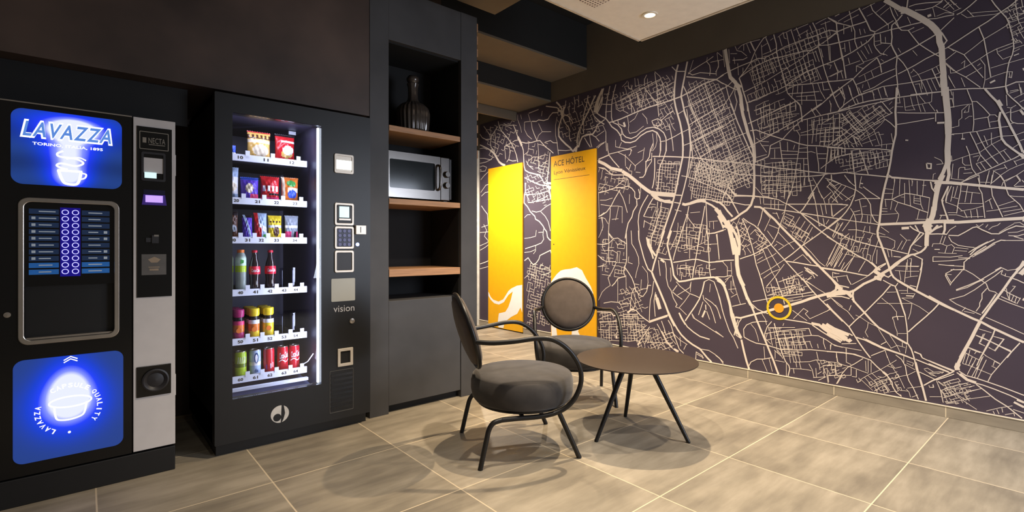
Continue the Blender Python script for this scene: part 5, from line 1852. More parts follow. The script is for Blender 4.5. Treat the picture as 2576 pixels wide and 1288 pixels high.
4 1195,1903 1154,1859 1123,1833 1083,1801
4 1123,1833 1092,1802 1066,1747
3 1002,1994 973,1948 956,1934
3 973,2008 940,1961 911,1935
3 1040,1839 1023,1791 1006,1743
3 1002,1858 981,1789 969,1747
3 973,1833 956,1770 956,1725
3 973,1813 944,1813
3 1070,1788 1023,1811 973,1833
3 1066,1767 989,1785
3 936,1911 960,1880 998,1847
3 1032,2116 1006,2110 998,2063
3 1006,2110 998,2058
3 977,2124 956,2049
3 940,2125 924,2056
4 1088,2160 1066,2094 1062,2052
4 1199,2166 1172,2097 1181,2047
4 1186,2179 1168,2096
4 1141,2173 1127,2103 1105,2046
4 1145,2050 1145,2024
4 1101,2086 1088,2047
3 1006,2020 1002,1994
4 1199,2003 1204,1936 1202,1809
4 1241,2001 1241,1816
4 1283,1897 1241,1906 1204,1899
4 1283,1884 1204,1870
4 1283,1962 1241,1991
4 1274,2008 1274,1976
4 1199,1946 1159,1954
4 1195,1961 1132,1995
4 1190,1923 1150,1936
4 1159,1803 1145,1754
4 1118,1817 1096,1751
4 1177,1790 1168,1757
4 1132,1772 1114,1749
4 1255,1760 1264,1670
4 1274,1757 1283,1668
4 1232,1756 1236,1693
4 1213,1753 1218,1701
4 1190,1750 1190,1708
4 1172,1747 1168,1710
5 1283,1657 1236,1688 1190,1703 1132,1710
5 1132,1731 1125,1668 1118,1600 1112,1563 1110,1502
5 1079,1723 1062,1660 1049,1617 1032,1554
3 1123,1694 1075,1702 1032,1701 998,1696
3 1118,1662 1070,1666 1015,1658 948,1664 903,1668
4 1118,1636 1062,1639
4 1114,1607 1053,1618
3 1110,1573 1040,1596 973,1623 911,1640
3 1036,1697 1027,1640 1019,1603
3 1006,1708 994,1656 994,1615
3 985,1710 977,1663 964,1622
3 956,1705 944,1644
3 944,1694 903,1688
3 994,1741 940,1743 895,1741
3 928,1741 930,1711
3 903,1811 895,1751
3 860,2037 856,2002 875,2006
3 836,2032 828,1948 782,1943
3 832,1968 801,1971 756,1971 700,1973
3 801,2029 790,1969 778,1938
3 771,2031 760,1972 748,1922
3 741,1968 726,1917
3 756,2028 726,1974
3 693,2028 695,1976 708,1970 678,1912
3 875,1982 840,1974
3 915,2005 899,2021
3 911,1970 891,1985
5 671,1920 664,1900
3 682,1623 650,1600 639,1576 671,1575
7 720,1589 697,1583 698,1553 717,1557 720,1589
3 689,1484 686,1516 675,1520
7 828,1754 813,1750
4 1283,1539 1255,1536 1213,1512
4 1255,1574 1255,1536
4 1172,1559 1132,1504
4 1070,1543 1079,1499
3 887,1514 887,1481
3 856,1506 858,1478
3 794,1495 792,1471
3 600,1621 597,1594 611,1582
3 604,1920 587,1919
3 607,1976 597,1973 587,1916
3 607,1755 587,1747
3 607,1794 587,1793
4 1283,1815 1264,1814 1274,1832
4 1227,1851 1199,1846
24 639,1506 653,1471 664,1430 671,1389 678,1338 682,1287
27 682,1310 689,1259 700,1222
38 700,1232 719,1195 711,1157
38 730,1176 700,1203
22 715,1157 719,1115 720,1063
11 720,1063 730,1044 748,1025 778,1010 805,1005
17 805,1005 848,971 879,945 919,901
11 664,1193 693,1156 708,1143
11 708,1147 671,1175 643,1188
22 708,1213 664,1216 587,1216
17 964,1208 891,1210 821,1210 719,1214
6 611,1462 643,1463 693,1472
7 700,1471 693,1428 678,1403
7 671,1463 682,1418
6 639,1349 643,1331 628,1270 618,1228
5 614,1435 628,1390 643,1350
4 600,1434 621,1371 625,1339
12 924,1527 936,1474 948,1411 958,1342 964,1272 969,1213 979,1163 977,1128 960,1078 944,1023 928,969 919,939
6 919,1537 891,1514 852,1508
6 903,1515 813,1499 737,1484 682,1474
5 1283,1272 1190,1252 1101,1233 1015,1217 973,1208
7 1283,1186 1204,1252 1163,1303 1136,1348 1114,1408 1105,1464 1110,1557
7 1283,1365 1222,1361 1150,1351
6 1283,1197 1222,1163 1145,1115 1075,1089 1015,1068 956,1053 891,1033 817,1012
8 1283,1133 1222,1089 1159,1042 1101,1001 1032,962 994,927 969,899
5 1105,1454 1066,1420 1036,1382 1019,1346 1015,1285 994,1234 977,1218
5 1062,1471 1015,1426 964,1382
5 1019,1386 964,1382
5 1110,1377 1066,1390 1019,1386
4 1083,1381 1070,1308 1066,1267 1075,1227
4 1136,1327 1114,1285 1105,1248 1101,1176 1105,1104
3 1110,1279 1070,1283 1032,1276 973,1270
3 1036,1271 1036,1225
3 1015,1275 1019,1219
4 1118,1300 1079,1309
3 1066,1333 1040,1337
4 1150,1177 1101,1176 1040,1159 989,1143
3 1049,1200 1062,1150
3 1023,1199 1023,1154
3 1053,1149 1075,1094
3 1006,1144 1032,1088
3 973,1108 1006,992 1010,957
3 981,1038 985,943
4 1222,1079 1274,967
4 1199,1063 1260,925
4 1181,1047 1236,920
4 1150,1032 1209,916
4 1110,1001 1163,892
4 1145,1105 1172,1047
4 1110,1094 1136,1027
4 1075,1089 1092,1017
3 1044,1073 1066,1012
4 1123,980 1186,891
4 1049,961 1083,895
4 1213,1232 1232,1174 1246,1127
4 1141,1239 1186,1168
4 1118,1290 1141,1239
4 1181,1230 1199,1205
4 1145,1151 1186,1110
4 1283,1485 1250,1530 1163,1485 1110,1454
4 1250,1530 1253,1573
4 1283,1544 1264,1516 1222,1475
4 1269,1511 1199,1441 1136,1384
4 1283,1496 1246,1450 1213,1369
4 1190,1498 1232,1444 1274,1394
4 1163,1485 1204,1431 1250,1376
4 1264,1521 1236,1492 1199,1509
4 1172,1564 1145,1515 1110,1480
4 1075,1523 1083,1468 1066,1461
7 1079,1498 1062,1491
4 1255,1361 1246,1275
4 1154,1349 1246,1270
4 1110,1424 1168,1381
3 883,1504 891,1441 899,1377
3 856,1506 860,1399
3 832,1474 832,1339
3 809,1491 801,1322
3 790,1484 794,1451
3 767,1482 767,1392
3 733,1479 741,1380
3 741,1451 722,1449
3 936,1447 891,1436
3 944,1415 891,1411
5 940,1375 899,1372 867,1390 828,1406 794,1399 737,1380 704,1368
5 899,1372 867,1351 801,1322 756,1296 711,1274
3 867,1351 883,1303 863,1272 867,1243 875,1219
3 899,1363 907,1304
3 936,1370 932,1325
3 952,1314 924,1312
3 956,1297 924,1293
3 956,1275 907,1275 867,1278
3 704,1368 711,1289 719,1232 775,1235
3 756,1296 767,1234
3 782,1388 784,1340 748,1328
3 752,1381 748,1328 737,1295
3 782,1369 752,1364
3 782,1355 752,1350
3 852,1384 832,1382
7 805,1193 786,1173 756,1153 733,1143
7 778,1197 760,1158
7 752,1148 778,1101 801,1058 813,1010
6 733,1143 760,1110 794,1068
3 960,1192 915,1152
3 973,1153 936,1137
3 969,1128 924,1122 883,1097 887,1053 899,1043
3 856,1141 821,1101 848,1039
3 844,1097 871,1038
3 817,1101 801,1101
3 924,1038 915,989
3 903,1033 899,989
5 891,994 852,990
6 786,1005 741,978 745,930 752,907
3 809,981 796,981 799,933
3 817,976 819,905
3 875,931 760,930
6 969,913 932,944
7 919,939 915,901
12 977,918 964,899
3 782,1072 745,1058
3 790,1044 763,1025
17 848,1179 809,1181
5 1283,900 1186,891
12 1015,952 989,922 977,908
11 924,954 915,925 903,881 891,857 871,838
17 863,955 903,915 952,879 998,837
23 994,892 956,864 944,879
20 998,887 981,912
7 998,892 1032,860 1066,864
7 1032,860 973,923 932,949
15 998,837 1057,803 1114,753 1168,729
18 1168,729 1222,720 1283,697
23 998,852 973,843 956,839
21 1222,778 1190,748 1150,730 1127,706
27 1213,736 1168,739 1132,732
12 1118,758 1123,717 1114,671
12 1283,865 1250,824 1222,783 1227,751 1264,722
12 1127,696 1101,662 1057,610 1015,558 973,513 915,481 852,445 817,426
8 1255,701 1190,706 1141,695
8 1283,897 1213,889 1145,879 1066,864
4 1127,794 1036,855
5 1159,860 1150,829 1132,794
4 1246,877 1246,840 1204,847 1163,854
4 1236,867 1204,868
4 1222,841 1213,810
8 1209,784 1163,776 1145,772
7 903,871 919,855 948,869
14 871,838 832,811 775,776 719,742 664,709 628,689 587,670
13 671,713 646,701
6 948,834 911,811 883,798 867,750 852,703 840,651 828,603 821,546 817,494 817,431
8 875,779 852,693 828,608
5 903,802 879,798 867,819
7 907,802 948,740 998,676 1053,605 1105,548 1145,497
7 657,705 686,661 722,615 775,552 813,504
7 771,776 760,829 748,896 741,958
5 805,808 771,800
6 817,431 797,391 782,341
8 1283,646 1246,601 1199,553 1145,497 1114,444 1083,392 1049,341 1019,301
4 1255,691 1209,642 1154,605 1114,552
4 1145,611 1132,649
5 1283,592 1264,610
3 1105,584 1070,567 1032,541 989,521
3 1032,541 1036,505 1049,473 1032,440
3 973,503 932,429 903,384
3 911,471 871,403 856,367
24 1283,496 1236,470 1190,455 1145,440
37 1255,457 1199,433 1163,406
21 1172,410 1145,398 1132,411
12 1283,432 1236,406 1195,381
8 1145,450 1123,438
5 1190,371 1101,387
8 1101,430 1049,417 998,394 948,382 891,366 836,351 801,338
15 1049,422 1006,403 956,381
3 1062,436 1049,422
5 960,400 928,425
5 1015,316 964,349 936,366
3 907,383 871,408 828,400
3 844,432 844,403
3 821,416 828,362
5 782,383 748,370 741,348
3 936,364 924,317
4 1283,384 1250,362 1213,352 1168,348 1070,343
4 1260,355 1260,318
4 1163,344 1161,277
6 1283,304 1190,311 1110,311 1053,296
4 1222,305 1222,267
3 981,675 794,691
3 794,689 801,630 813,586
3 848,723 817,706 756,673 708,635
3 956,714 932,691 903,669 875,628 875,598
5 871,599 836,602
5 895,577 895,591 871,599 867,575
3 891,577 883,534 871,496 871,472
3 867,487 821,493
3 928,754 875,760
3 863,770 817,773
3 852,752 782,756
3 844,723 790,727 778,757
7 824,739 786,739
3 817,802 817,759
3 860,902 852,839
3 821,956 828,884 832,825
3 801,957 801,866
3 883,901 828,898 756,901
3 871,931 756,934
3 828,855 794,866 763,870
4 1264,946 1283,913
4 1222,947 1241,904
4 1172,948 1195,895
4 1141,938 1163,886
4 1057,946 1088,883
3 660,946 628,943 587,944
4 587,921 625,892 628,878 607,829
3 625,887 600,886
3 607,824 587,853
3 607,732 587,738
7 817,432 797,396 786,355 778,318 771,271 756,217 745,172 733,127 722,78
11 775,314 760,240 741,168 722,78
8 1096,427 1049,418 998,395 940,374 879,359 821,344 782,332
7 775,333 719,314 664,296 607,279
6 782,379 752,370 741,348 700,331 650,312 593,291
7 733,174 693,211 650,243 607,274 587,292
5 671,220 628,247 587,274
5 756,255 715,239 671,220
7 1019,286 981,247 948,219 919,190 899,159
14 948,219 924,199
6 899,159 895,130 875,96 848,77
6 1283,302 1209,308 1123,309 1066,298 1019,286
5 1062,289 1110,245 1154,211 1186,163 1209,111 1222,82
4 1222,298 1213,237 1190,225
4 1161,340 1161,246 1132,235
4 1283,230 1236,233 1190,225 1123,216 1066,201 1032,193
4 1132,215 1132,158
4 1127,153 1101,154 1101,205
4 1283,198 1246,210
4 1232,233 1227,144
4 1255,176 1227,176
4 1274,130 1132,160
4 1283,133 1274,77
4 1232,202 1190,214 1190,230
3 1032,284 1032,198
3 1015,272 1015,201
3 1047,276 1044,205
3 1075,143 1032,182 964,230 907,281 875,311
4 1101,138 1092,119 1075,133 1088,151
3 1075,143 1006,82
3 1053,163 1010,111
3 1032,177 977,128
3 1010,197 944,140 915,97
3 1015,100 964,146 903,183 852,208 813,225 775,256
3 977,183 956,182
3 936,360 911,285 883,236 856,192 832,134
3 924,263 883,255 848,272
3 883,255 899,277
5 879,344 848,320 828,280 821,228 809,187 786,144 760,78
3 821,315 786,307 790,287 821,301
3 828,290 778,265
3 836,342 836,298
3 817,138 786,149 741,166
3 824,131 809,115 801,83
3 998,79 944,130 915,87
3 940,146 911,102
3 989,95 977,83
3 879,153 856,115 813,119
3 911,93 883,104
3 794,85 763,106
3 733,278 715,287 686,269
3 730,274 697,248 671,243
3 708,255 657,265
3 646,267 635,278
3 708,180 704,167 686,170 689,188
3 671,215 653,163 639,88
3 650,164 625,119
3 643,161 618,185 587,201
3 632,173 611,136
3 614,176 593,144
3 664,212 635,190
3 639,208 614,227 587,242
3 635,117 587,146
3 628,90 587,105
3 704,108 646,121
6 484,2540 514,2515 554,2489 575,2483
5 420,2516 404,2479 382,2436 357,2389 345,2350 336,2300 328,2246 326,2207 332,2167 345,2131 351,2094 357,2040 360,1994 351,1953
6 311,2475 345,2449 382,2428 435,2394 478,2373 534,2342 585,2313 617,2295
4 617,2295 578,2261 541,2227
4 541,2227 501,2256 452,2294 404,2318 348,2347
4 541,2227 514,2174 487,2123 455,2065
5 474,2372 452,2294 439,2197 429,2116 423,2061
4 627,2220 578,2256
4 578,2133 537,2149 507,2164 468,2184 435,2205 397,2220 329,2234
4 627,2202 575,2128 534,2090 501,2050 468,2011
6 624,2030 568,2024 501,2012 420,1993 360,1991 317,2005 285,1999
4 534,2090 487,2114
3 554,2091 537,2032
3 613,2110 582,2034
3 606,2164 603,2131 578,2129
3 468,2179 448,2139 448,2050 455,2003
6 448,1998 423,1953
3 423,2114 372,2122 339,2125 285,2132
3 445,2050 410,2063 354,2074
3 481,2143 468,2153
3 481,2116 461,2129
3 397,2220 394,2193 372,2152 339,2160
3 391,2201 329,2217
10 426,2027 404,2037
3 351,2073 332,2068 336,2035 348,2042
3 345,2067 342,2041
3 554,2177 537,2190 541,2150
3 527,2493 511,2469 448,2456 391,2440
3 554,2480 527,2448 484,2442 404,2425 382,2428
3 514,2470 497,2444
3 320,2478 314,2412 305,2337
3 295,2469 290,2425
3 372,2420 326,2429 285,2427
3 354,2379 311,2381 285,2389
3 348,2356 311,2360 285,2364
3 342,2323 302,2340 285,2339
3 332,2295 285,2309
3 329,2277 285,2288
3 320,2257 311,2241 323,2241
3 326,2229 296,2232
3 326,2199 285,2208
3 326,2182 302,2192
6 326,2160 305,2165
3 363,2430 351,2417
3 354,2448 339,2417
3 345,2449 323,2454
4 311,2394 285,2389
3 305,1993 296,1924
3 342,1959 308,1960
3 527,2012 517,1975
3 603,2025 596,1992
3 638,2551 610,2573
3 627,2538 599,2555
3 603,2584 561,2514
3 592,2507 554,2516
3 575,2551 589,2547
10 448,1997 423,1952 397,1911 385,1882 372,1845 354,1798 339,1752 320,1698 302,1644 290,1600
13 391,1918 376,1880
10 382,1847 388,1801 382,1747 376,1690 360,1657 332,1623 302,1589 285,1561
15 302,1589 285,1574
5 554,1449 514,1480 468,1501 420,1522 372,1547 326,1567 299,1584
5 360,1985 354,1949 336,1919 308,1879 285,1840
4 527,2012 514,1964 504,1930 499,1871 497,1804 501,1755
4 504,1934 484,1930 455,1888 426,1838
4 426,1838 435,1827 494,1825
4 435,1827 426,1764
3 426,1838 404,1834 394,1819
3 426,1795 391,1797
4 599,1754 551,1750 514,1751 484,1750 426,1757 385,1757 348,1756
3 548,1750 548,1718
7 554,1717 537,1714
3 610,1921 551,1922 507,1920
3 517,1915 521,1875 541,1875 534,1887
3 521,1920 551,1891 551,1845 565,1834 565,1798 599,1793
3 537,1834 517,1848 504,1845
3 592,2013 589,1930
3 610,1971 592,1972
4 514,1749 494,1692 474,1631 468,1608 445,1569 420,1527
4 484,1748 465,1691 445,1640 420,1592 391,1545
3 452,1720 435,1660
3 420,1732 420,1667 388,1614 360,1558
3 487,1673 435,1691 385,1705 323,1699 285,1713
3 468,1625 420,1662 376,1686
3 603,1585 575,1595 514,1614 468,1621
4 531,1670 517,1619 511,1569 504,1528 487,1495
3 487,1557 448,1570 404,1599 357,1627
3 369,1620 339,1564
3 332,1627 308,1645
3 302,1665 285,1671
3 487,1557 465,1514
3 468,1563 445,1516
3 468,1603 481,1570
3 548,1605 548,1569 537,1554 511,1551
3 568,1476 565,1535 558,1543 537,1541 537,1527 511,1529
3 544,1505 504,1505
3 592,1570 599,1480
3 603,1480 575,1472 541,1464
3 474,1489 471,1441
3 429,1510 442,1438
3 410,1504 420,1436
3 413,1508 385,1479 369,1443
3 407,1508 360,1519
3 379,1478 345,1505 311,1522 285,1532
3 366,1537 354,1510
3 326,1554 314,1527
3 323,1549 285,1565
3 360,1438 317,1468 285,1494
3 317,1468 299,1432
4 413,1439 382,1474
4 339,1855 339,1791 332,1777 311,1765 285,1760
3 339,1860 317,1872
3 354,1867 332,1858
3 357,1941 354,1876
3 336,1833 305,1840 285,1853
3 326,1913 285,1933
3 345,1947 305,1955
3 302,1886 285,1895
3 299,1970 293,1935
3 360,1834 342,1839
3 339,1770 326,1772
3 501,1599 474,1604
10 299,1839 285,1810
19 681,1464 603,1454 554,1443
15 554,1443 468,1424 388,1405 285,1384
18 638,1211 568,1208 468,1213 372,1218 285,1221
7 613,1214 620,1247 631,1284 641,1326 645,1350 627,1399 613,1435
4 613,1430 627,1348 624,1330
7 710,1138 663,1139 620,1136
6 613,1129 568,1126 541,1144 501,1174 484,1178 461,1160 420,1135 388,1134 357,1157 317,1178 285,1172
11 631,1206 631,1164 638,1137
4 613,1122 599,1090 568,1067 527,1058 494,1054
4 624,1132 606,1164 578,1186
5 554,1452 514,1470 474,1489
4 478,1471 471,1435 474,1409 461,1377 455,1310 448,1230
4 420,1408 416,1360 404,1324 388,1280 372,1231
4 366,1442 357,1394 348,1359 323,1327 302,1300 285,1257
4 382,1478 366,1442 317,1467
3 435,1484 445,1428
3 416,1482 423,1426
3 423,1430 382,1470
3 468,1444 426,1439
3 369,1438 376,1413
3 314,1471 299,1440 326,1408
3 293,1439 285,1426
4 323,1406 285,1403
3 345,1354 326,1349 285,1343
3 391,1297 323,1323
3 385,1279 311,1292
3 372,1261 296,1274
3 366,1239 285,1261
3 448,1323 420,1343
3 429,1335 416,1281
3 442,1269 385,1275
4 554,1438 558,1389 568,1326 575,1263
3 571,1431 585,1364
3 589,1428 596,1378 603,1338
3 599,1365 568,1353
3 627,1335 575,1308 548,1275
3 554,1398 527,1391 468,1377
3 524,1427 531,1378 537,1329
3 504,1384 511,1322
3 568,1324 455,1316
3 558,1276 501,1286 455,1301
3 541,1275 527,1234
3 511,1278 507,1233
3 484,1285 478,1231
3 617,1270 575,1267
5 655,1255 624,1254
3 613,1256 575,1254 541,1239 455,1239
3 645,1257 655,1230
3 641,1128 655,1077
3 627,1123 641,1072
3 688,1077 648,1077 620,1063 631,1017
3 620,1063 599,1072 585,1054 596,1017
3 692,1058 688,1077
3 582,1054 521,1045
3 585,1035 527,1031
5 681,1042 655,1042
3 663,1021 617,1017 575,1017
4 688,995 603,994 548,1004
4 688,995 688,965 610,971 514,987
4 659,947 603,941 544,939
5 603,916 541,918
5 514,996 541,964 541,915
6 407,1102 448,1076 487,1045 514,1009
6 494,1009 448,1045 410,1080 379,1097 360,1095
4 514,1027 474,1063 435,1089
4 521,1022 487,1054
6 514,996 484,1027 442,1063
4 504,996 461,1027 404,1076
4 568,990 514,991
4 360,1095 285,1094
3 388,1141 354,1170 326,1191
3 326,1195 302,1198 285,1181
3 351,1140 311,1143 285,1155
4 348,1123 311,1120 285,1130
4 326,1118 287,1101
3 432,1159 416,1176 394,1184 382,1197
3 445,1173 435,1190
3 487,1192 474,1178 455,1195
12 285,978 299,944 317,923
4 354,922 379,937
4 404,920 379,939
11 285,961 311,922 336,878 366,816 394,762 423,708 448,657 468,620
7 401,779 429,720 461,660
16 468,615 487,564 514,489 541,422 558,379
13 710,745 663,714 610,682 551,651 501,625 468,611 420,581 372,557 326,533 285,513
5 336,878 311,867 285,851
3 317,905 285,914
3 354,920 314,930
4 394,758 342,732 285,708
4 445,640 385,611 336,587 285,560
6 404,574 416,529 435,474 468,395
4 663,946 613,941 541,938
4 541,963 544,922 599,838 606,819
4 544,920 592,916 627,892 603,838
3 627,887 599,886
4 537,918 501,893 461,855 442,838 435,812
4 435,812 429,799 404,792 394,780
4 439,812 461,779 461,748 471,721 471,703 487,671
5 376,937 420,900 468,859 521,825 578,794
4 578,789 527,811 484,844 452,864
4 376,920 404,888 452,842 494,799 541,760 606,732
4 610,732 578,707 534,684 501,669 465,651
3 551,664 534,689
3 541,665 494,657
3 372,924 379,898 357,886 339,882
3 360,903 363,886
3 487,528 448,512 404,487 339,458
5 423,498 339,454
3 474,566 420,551
3 448,542 468,487
3 471,482 448,467
3 410,530 369,518 407,448 432,461
5 302,506 336,450 354,414
3 527,447 468,425
3 537,413 494,390
3 514,435 524,385
3 339,797 320,830 332,831
4 369,808 345,788 299,761
4 379,768 317,734
3 357,817 354,783 345,753
3 342,797 345,749
3 326,780 336,746
3 314,773 323,738
3 299,766 314,730
16 497,533 521,472 548,400 568,342
24 568,342 575,318 571,301
7 585,294 638,311 710,336
5 710,317 613,284
6 592,288 638,251 710,195
6 565,297 534,276 484,268 435,256 372,239 285,211
6 575,286 534,258 494,239 458,234 404,219 342,198 285,173
16 561,280 527,251 487,241
6 487,232 452,204 404,162 354,131 320,101 293,78
12 326,163 285,143
10 314,179 285,169
4 329,120 285,110
5 410,545 442,466 471,386 484,344
4 302,508 336,452 379,376 420,303 435,260
6 487,526 426,499 339,451
3 455,539 474,479 448,469
3 413,531 366,520 404,445 432,463
3 448,412 385,375
3 413,357 407,384 382,371
3 420,355 397,342
3 521,449 461,427 442,409
3 537,415 501,394 474,381
3 548,346 514,338 474,323 420,303
3 534,407 548,346
3 521,400 534,344
3 504,394 521,337
3 487,388 507,331
3 501,354 527,282
3 481,340 507,272
3 461,397 494,271
3 442,387 481,269
3 455,406 484,322
7 511,442 487,432 468,426
3 494,413 484,433
3 670,212 648,152 638,85
3 648,161 589,197 521,234
3 638,117 575,154 514,186 465,210
3 624,176 599,144
3 645,157 624,130
3 610,179 551,124 484,81
3 596,191 568,147 531,124
3 582,180 494,222
3 541,162 527,129
3 624,84 548,124 474,155 426,175
3 624,84 568,102
3 541,167 468,209
3 613,224 568,251 558,235 603,212 613,224
3 641,209 613,224
3 663,214 620,186
3 442,83 388,114 332,140
3 397,103 388,79
3 376,117 372,92
3 413,90 407,74
3 363,81 326,99 323,83
3 710,261 681,247
3 703,262 648,277
3 666,260 638,279
3 706,167 684,172 688,190
30 290,1218 -200,1150 -600,1180 -970,1200
18 280,330 -60,170 -300,75
22 300,900 120,1160 -80,1500 -300,1900 -420,2300 -480,2700
18 290,1600 -100,1560 -500,1640 -970,1600
14 290,2070 -60,2180 -420,2290 -970,2420
14 290,2400 -150,2560 -480,2690
12 -80,1500 -380,1330 -700,1180 -970,1010
14 290,760 -120,560 -420,420 -760,240 -970,160
10 -420,420 -560,800 -640,1160
10 -120,560 -60,860 60,1100
10 -300,1900 -620,1980 -970,1940
"""
BLOCKS = [
 (0.93,3.7,-31.1,10.3,-11.5,-30.3,'2396,2529 2212,2500 2070,2447 1912,2002 1775,1772 1806,1538 1952,1518 2122,1566 2323,1689 2361,2081'),
 (0.95,3.7,-25.6,10.3,-8.2,-25.9,'2323,1794 2122,1802 1854,1831 1797,1696 1822,1571 2122,1566 2323,1637'),
 (0.9,3.7,-21.4,-6.1,5.0,-26.8,'2361,1834 2158,1790 2019,1689 1935,1484 1985,1389 2194,1453 2323,1480 2381,1590'),
 (0.85,4.0,-28.8,-5.9,2.5,-29.0,'2685,1877 2427,1843 2499,1492 2728,1584'),
 (0.8,4.1,-34.0,-6.7,10.3,-29.4,'2750,1435 2539,1423 2664,1060 2816,1136'),
 (0.75,4.2,-44.0,8.7,-13.3,-37.0,'3095,2605 2707,2625 2499,2555 2499,2393 2929,2334 3119,2452'),
 (0.6,4.0,-33.1,7.4,-16.6,-32.9,'2707,2625 2519,2650 2499,2105 2707,2141'),
 (0.85,3.3,-27.9,3.9,-10.1,-36.0,'1854,2538 1361,2649 1208,2641 1335,2481 1581,2447 1822,2274'),
 (0.85,3.3,-27.0,6.9,-8.6,-31.0,'1886,2288 1496,2409 1361,2474 1309,2271 1552,2242 1838,2213'),
 (0.8,3.4,-34.8,6.9,-5.8,-38.0,'1822,2210 1469,2193 1455,1922 1760,1912'),
 (0.8,3.3,-28.4,0.1,-0.9,-33.5,'1775,1756 1469,1701 1361,1556 1496,1420 1760,1455'),
 (0.75,3.1,-27.6,-2.0,2.5,-31.0,'1414,1974 1184,2015 1135,1755 1335,1785'),
 (0.8,3.5,-24.4,-15.8,14.1,-25.1,'1822,1268 1684,1122 1699,998 1775,997'),
 (0.7,3.3,-22.1,-15.5,11.1,-20.7,'1581,1334 1361,1118 1441,1060 1610,1244'),
 (0.75,3.6,-29.0,-19.9,13.0,-25.7,'2019,1259 1886,1319 1791,1123 1886,995'),
 (0.85,3.0,-25.4,14.3,-16.2,-26.2,'1184,2015 974,2039 908,1932 1088,1748 1208,1794'),
 (0.7,3.0,-21.0,1.4,-1.9,-25.0,'1271,1775 908,1699 919,1590 1135,1560 1258,1659'),
 (0.6,3.0,-21.2,-5.5,7.1,-33.2,'1258,1203 996,1114 1019,952 1184,976'),
 (0.75,3.3,-28.2,5.6,-4.3,-26.6,'1699,436 1414,441 1441,230 1639,227'),
 (0.55,4.3,-37.5,14.8,-18.8,-29.6,'3119,662 2838,679 2838,413 3219,333'),
 (0.7,4.3,-33.7,4.1,-2.4,-27.4,'3374,399 2838,413 2750,159 3427,61'),
 (0.7,4.1,-30.0,15.4,-12.9,-24.2,'2929,288 2539,298 2459,130 2929,17'),
 (0.5,4.4,-39.9,-3.3,5.0,-36.3,'3374,1143 3047,1139 3023,747 3374,730'),
 (0.5,5.2,-47.5,-15.7,13.7,-35.8,'4513,2361 4136,2253 4104,1837 4513,1975'),
 (0.5,5.2,-47.7,9.9,-20.5,-34.6,'4549,1979 4104,1883 4136,1519 4549,1592'),
 (0.6,5.2,-40.6,-6.4,6.8,-33.3,'4513,867 4085,878 4104,146 4513,97'),
 (0.5,4.8,-40.3,5.3,-17.3,-37.8,'4008,2639 3427,2683 3374,2258 3706,2186 4008,2324'),
 (0.5,5.6,-55.9,-24.3,24.2,-37.0,'5390,2664 4697,2637 4622,2232 5259,2219'),
 (0.5,4.3,-37.7,3.1,-14.2,-38.3,'3374,2629 2838,2659 2750,2411 3119,2412'),
 (0.45,4.4,-44.6,-12.3,10.0,-35.2,'3400,1889 2838,1783 3119,1537 3400,1599'),
 (0.6,2.9,-17.4,11.6,-7.6,-17.0,'1065,129 865,249 823,49 996,76'),
 (0.6,2.7,-14.7,8.1,-6.4,-13.2,'644,216 497,246 515,98 634,81'),
 (0.5,2.5,-14.5,6.5,-8.1,-23.3,'376,2453 285,2465 285,2216 335,2231'),
 (0.5,4.1,-33.5,-7.3,12.7,-29.6,'2750,1135 2539,1169 2580,950 2707,985'),
 (0.65,3.9,-30.2,-3.8,3.8,-31.5,'2499,1276 2158,1264 2158,992 2539,987'),
 (0.6,3.8,-30.2,-2.4,3.8,-31.6,'2499,916 2158,907 2194,787 2479,791'),
 (0.5,3.3,-19.4,7.1,-5.6,-17.7,'1581,847 1414,854 1414,706 1610,677'),
 (0.6,3.4,-20.1,7.5,-5.8,-24.0,'1714,747 1496,760 1469,702 1699,654'),
 (0.5,3.1,-20.0,12.3,-7.5,-18.5,'1361,244 1159,222 1159,110 1335,132'),
]
BLOCKS += [(0.8, 3.4, 34, 9, -8, 36, '280,1700 -60,1600 -280,1900 -380,2250 280,1990'), (0.75, 3.4, 38, -6, 10, 42, '-420,2280 -480,2680 -960,2690 -960,2440'),
 (0.7, 3.4, 36, 4, 2, 40, '-340,1920 -450,2240 -960,2380 -960,1960'), (0.75, 3.4, 30, -14, 16, 34, '-120,1520 -480,1610 -960,1580 -960,1220 -640,1200'),
 (0.7, 3.4, 36, 12, -12, 38, '285,1120 280,780 -120,580 -410,440 -560,800 -620,1140'), (0.6, 3.4, 40, 8, -6, 44, '-580,800 -440,420 -960,200 -960,1000'), (0.6, 3.4, 36, -14, 14, 38, '285,640 -100,480 -700,220 -400,90 0,150')]
b = MB(); b.box(4.0776, 4.0795, -1.0, 5.46, 0.0715, 2.71)
layer = [0]
def onwall(y, z): return (4.0773 - (layer[0] % 1600)*1.6e-6, y, z)   # each printed line a hair above the last, so none coincide
for ln in ROADS.strip().splitlines():
    tk = ln.split()
    ribbon(b, [tuple(float(v)/1000 for v in p.split(',')) for p in tk[1:]], float(tk[0])/1000, onwall, 1); layer[0] += 1
def inside(p, poly):
    r = False; n = len(poly)
    for i in range(n):
        (x0, y0), (x1, y1) = poly[i-1], poly[i]
        if (y0 > p[1]) != (y1 > p[1]) and p[0] < (x1-x0)*(p[1]-y0)/(y1-y0)+x0: r = not r
    return r
rb = random.Random(5)
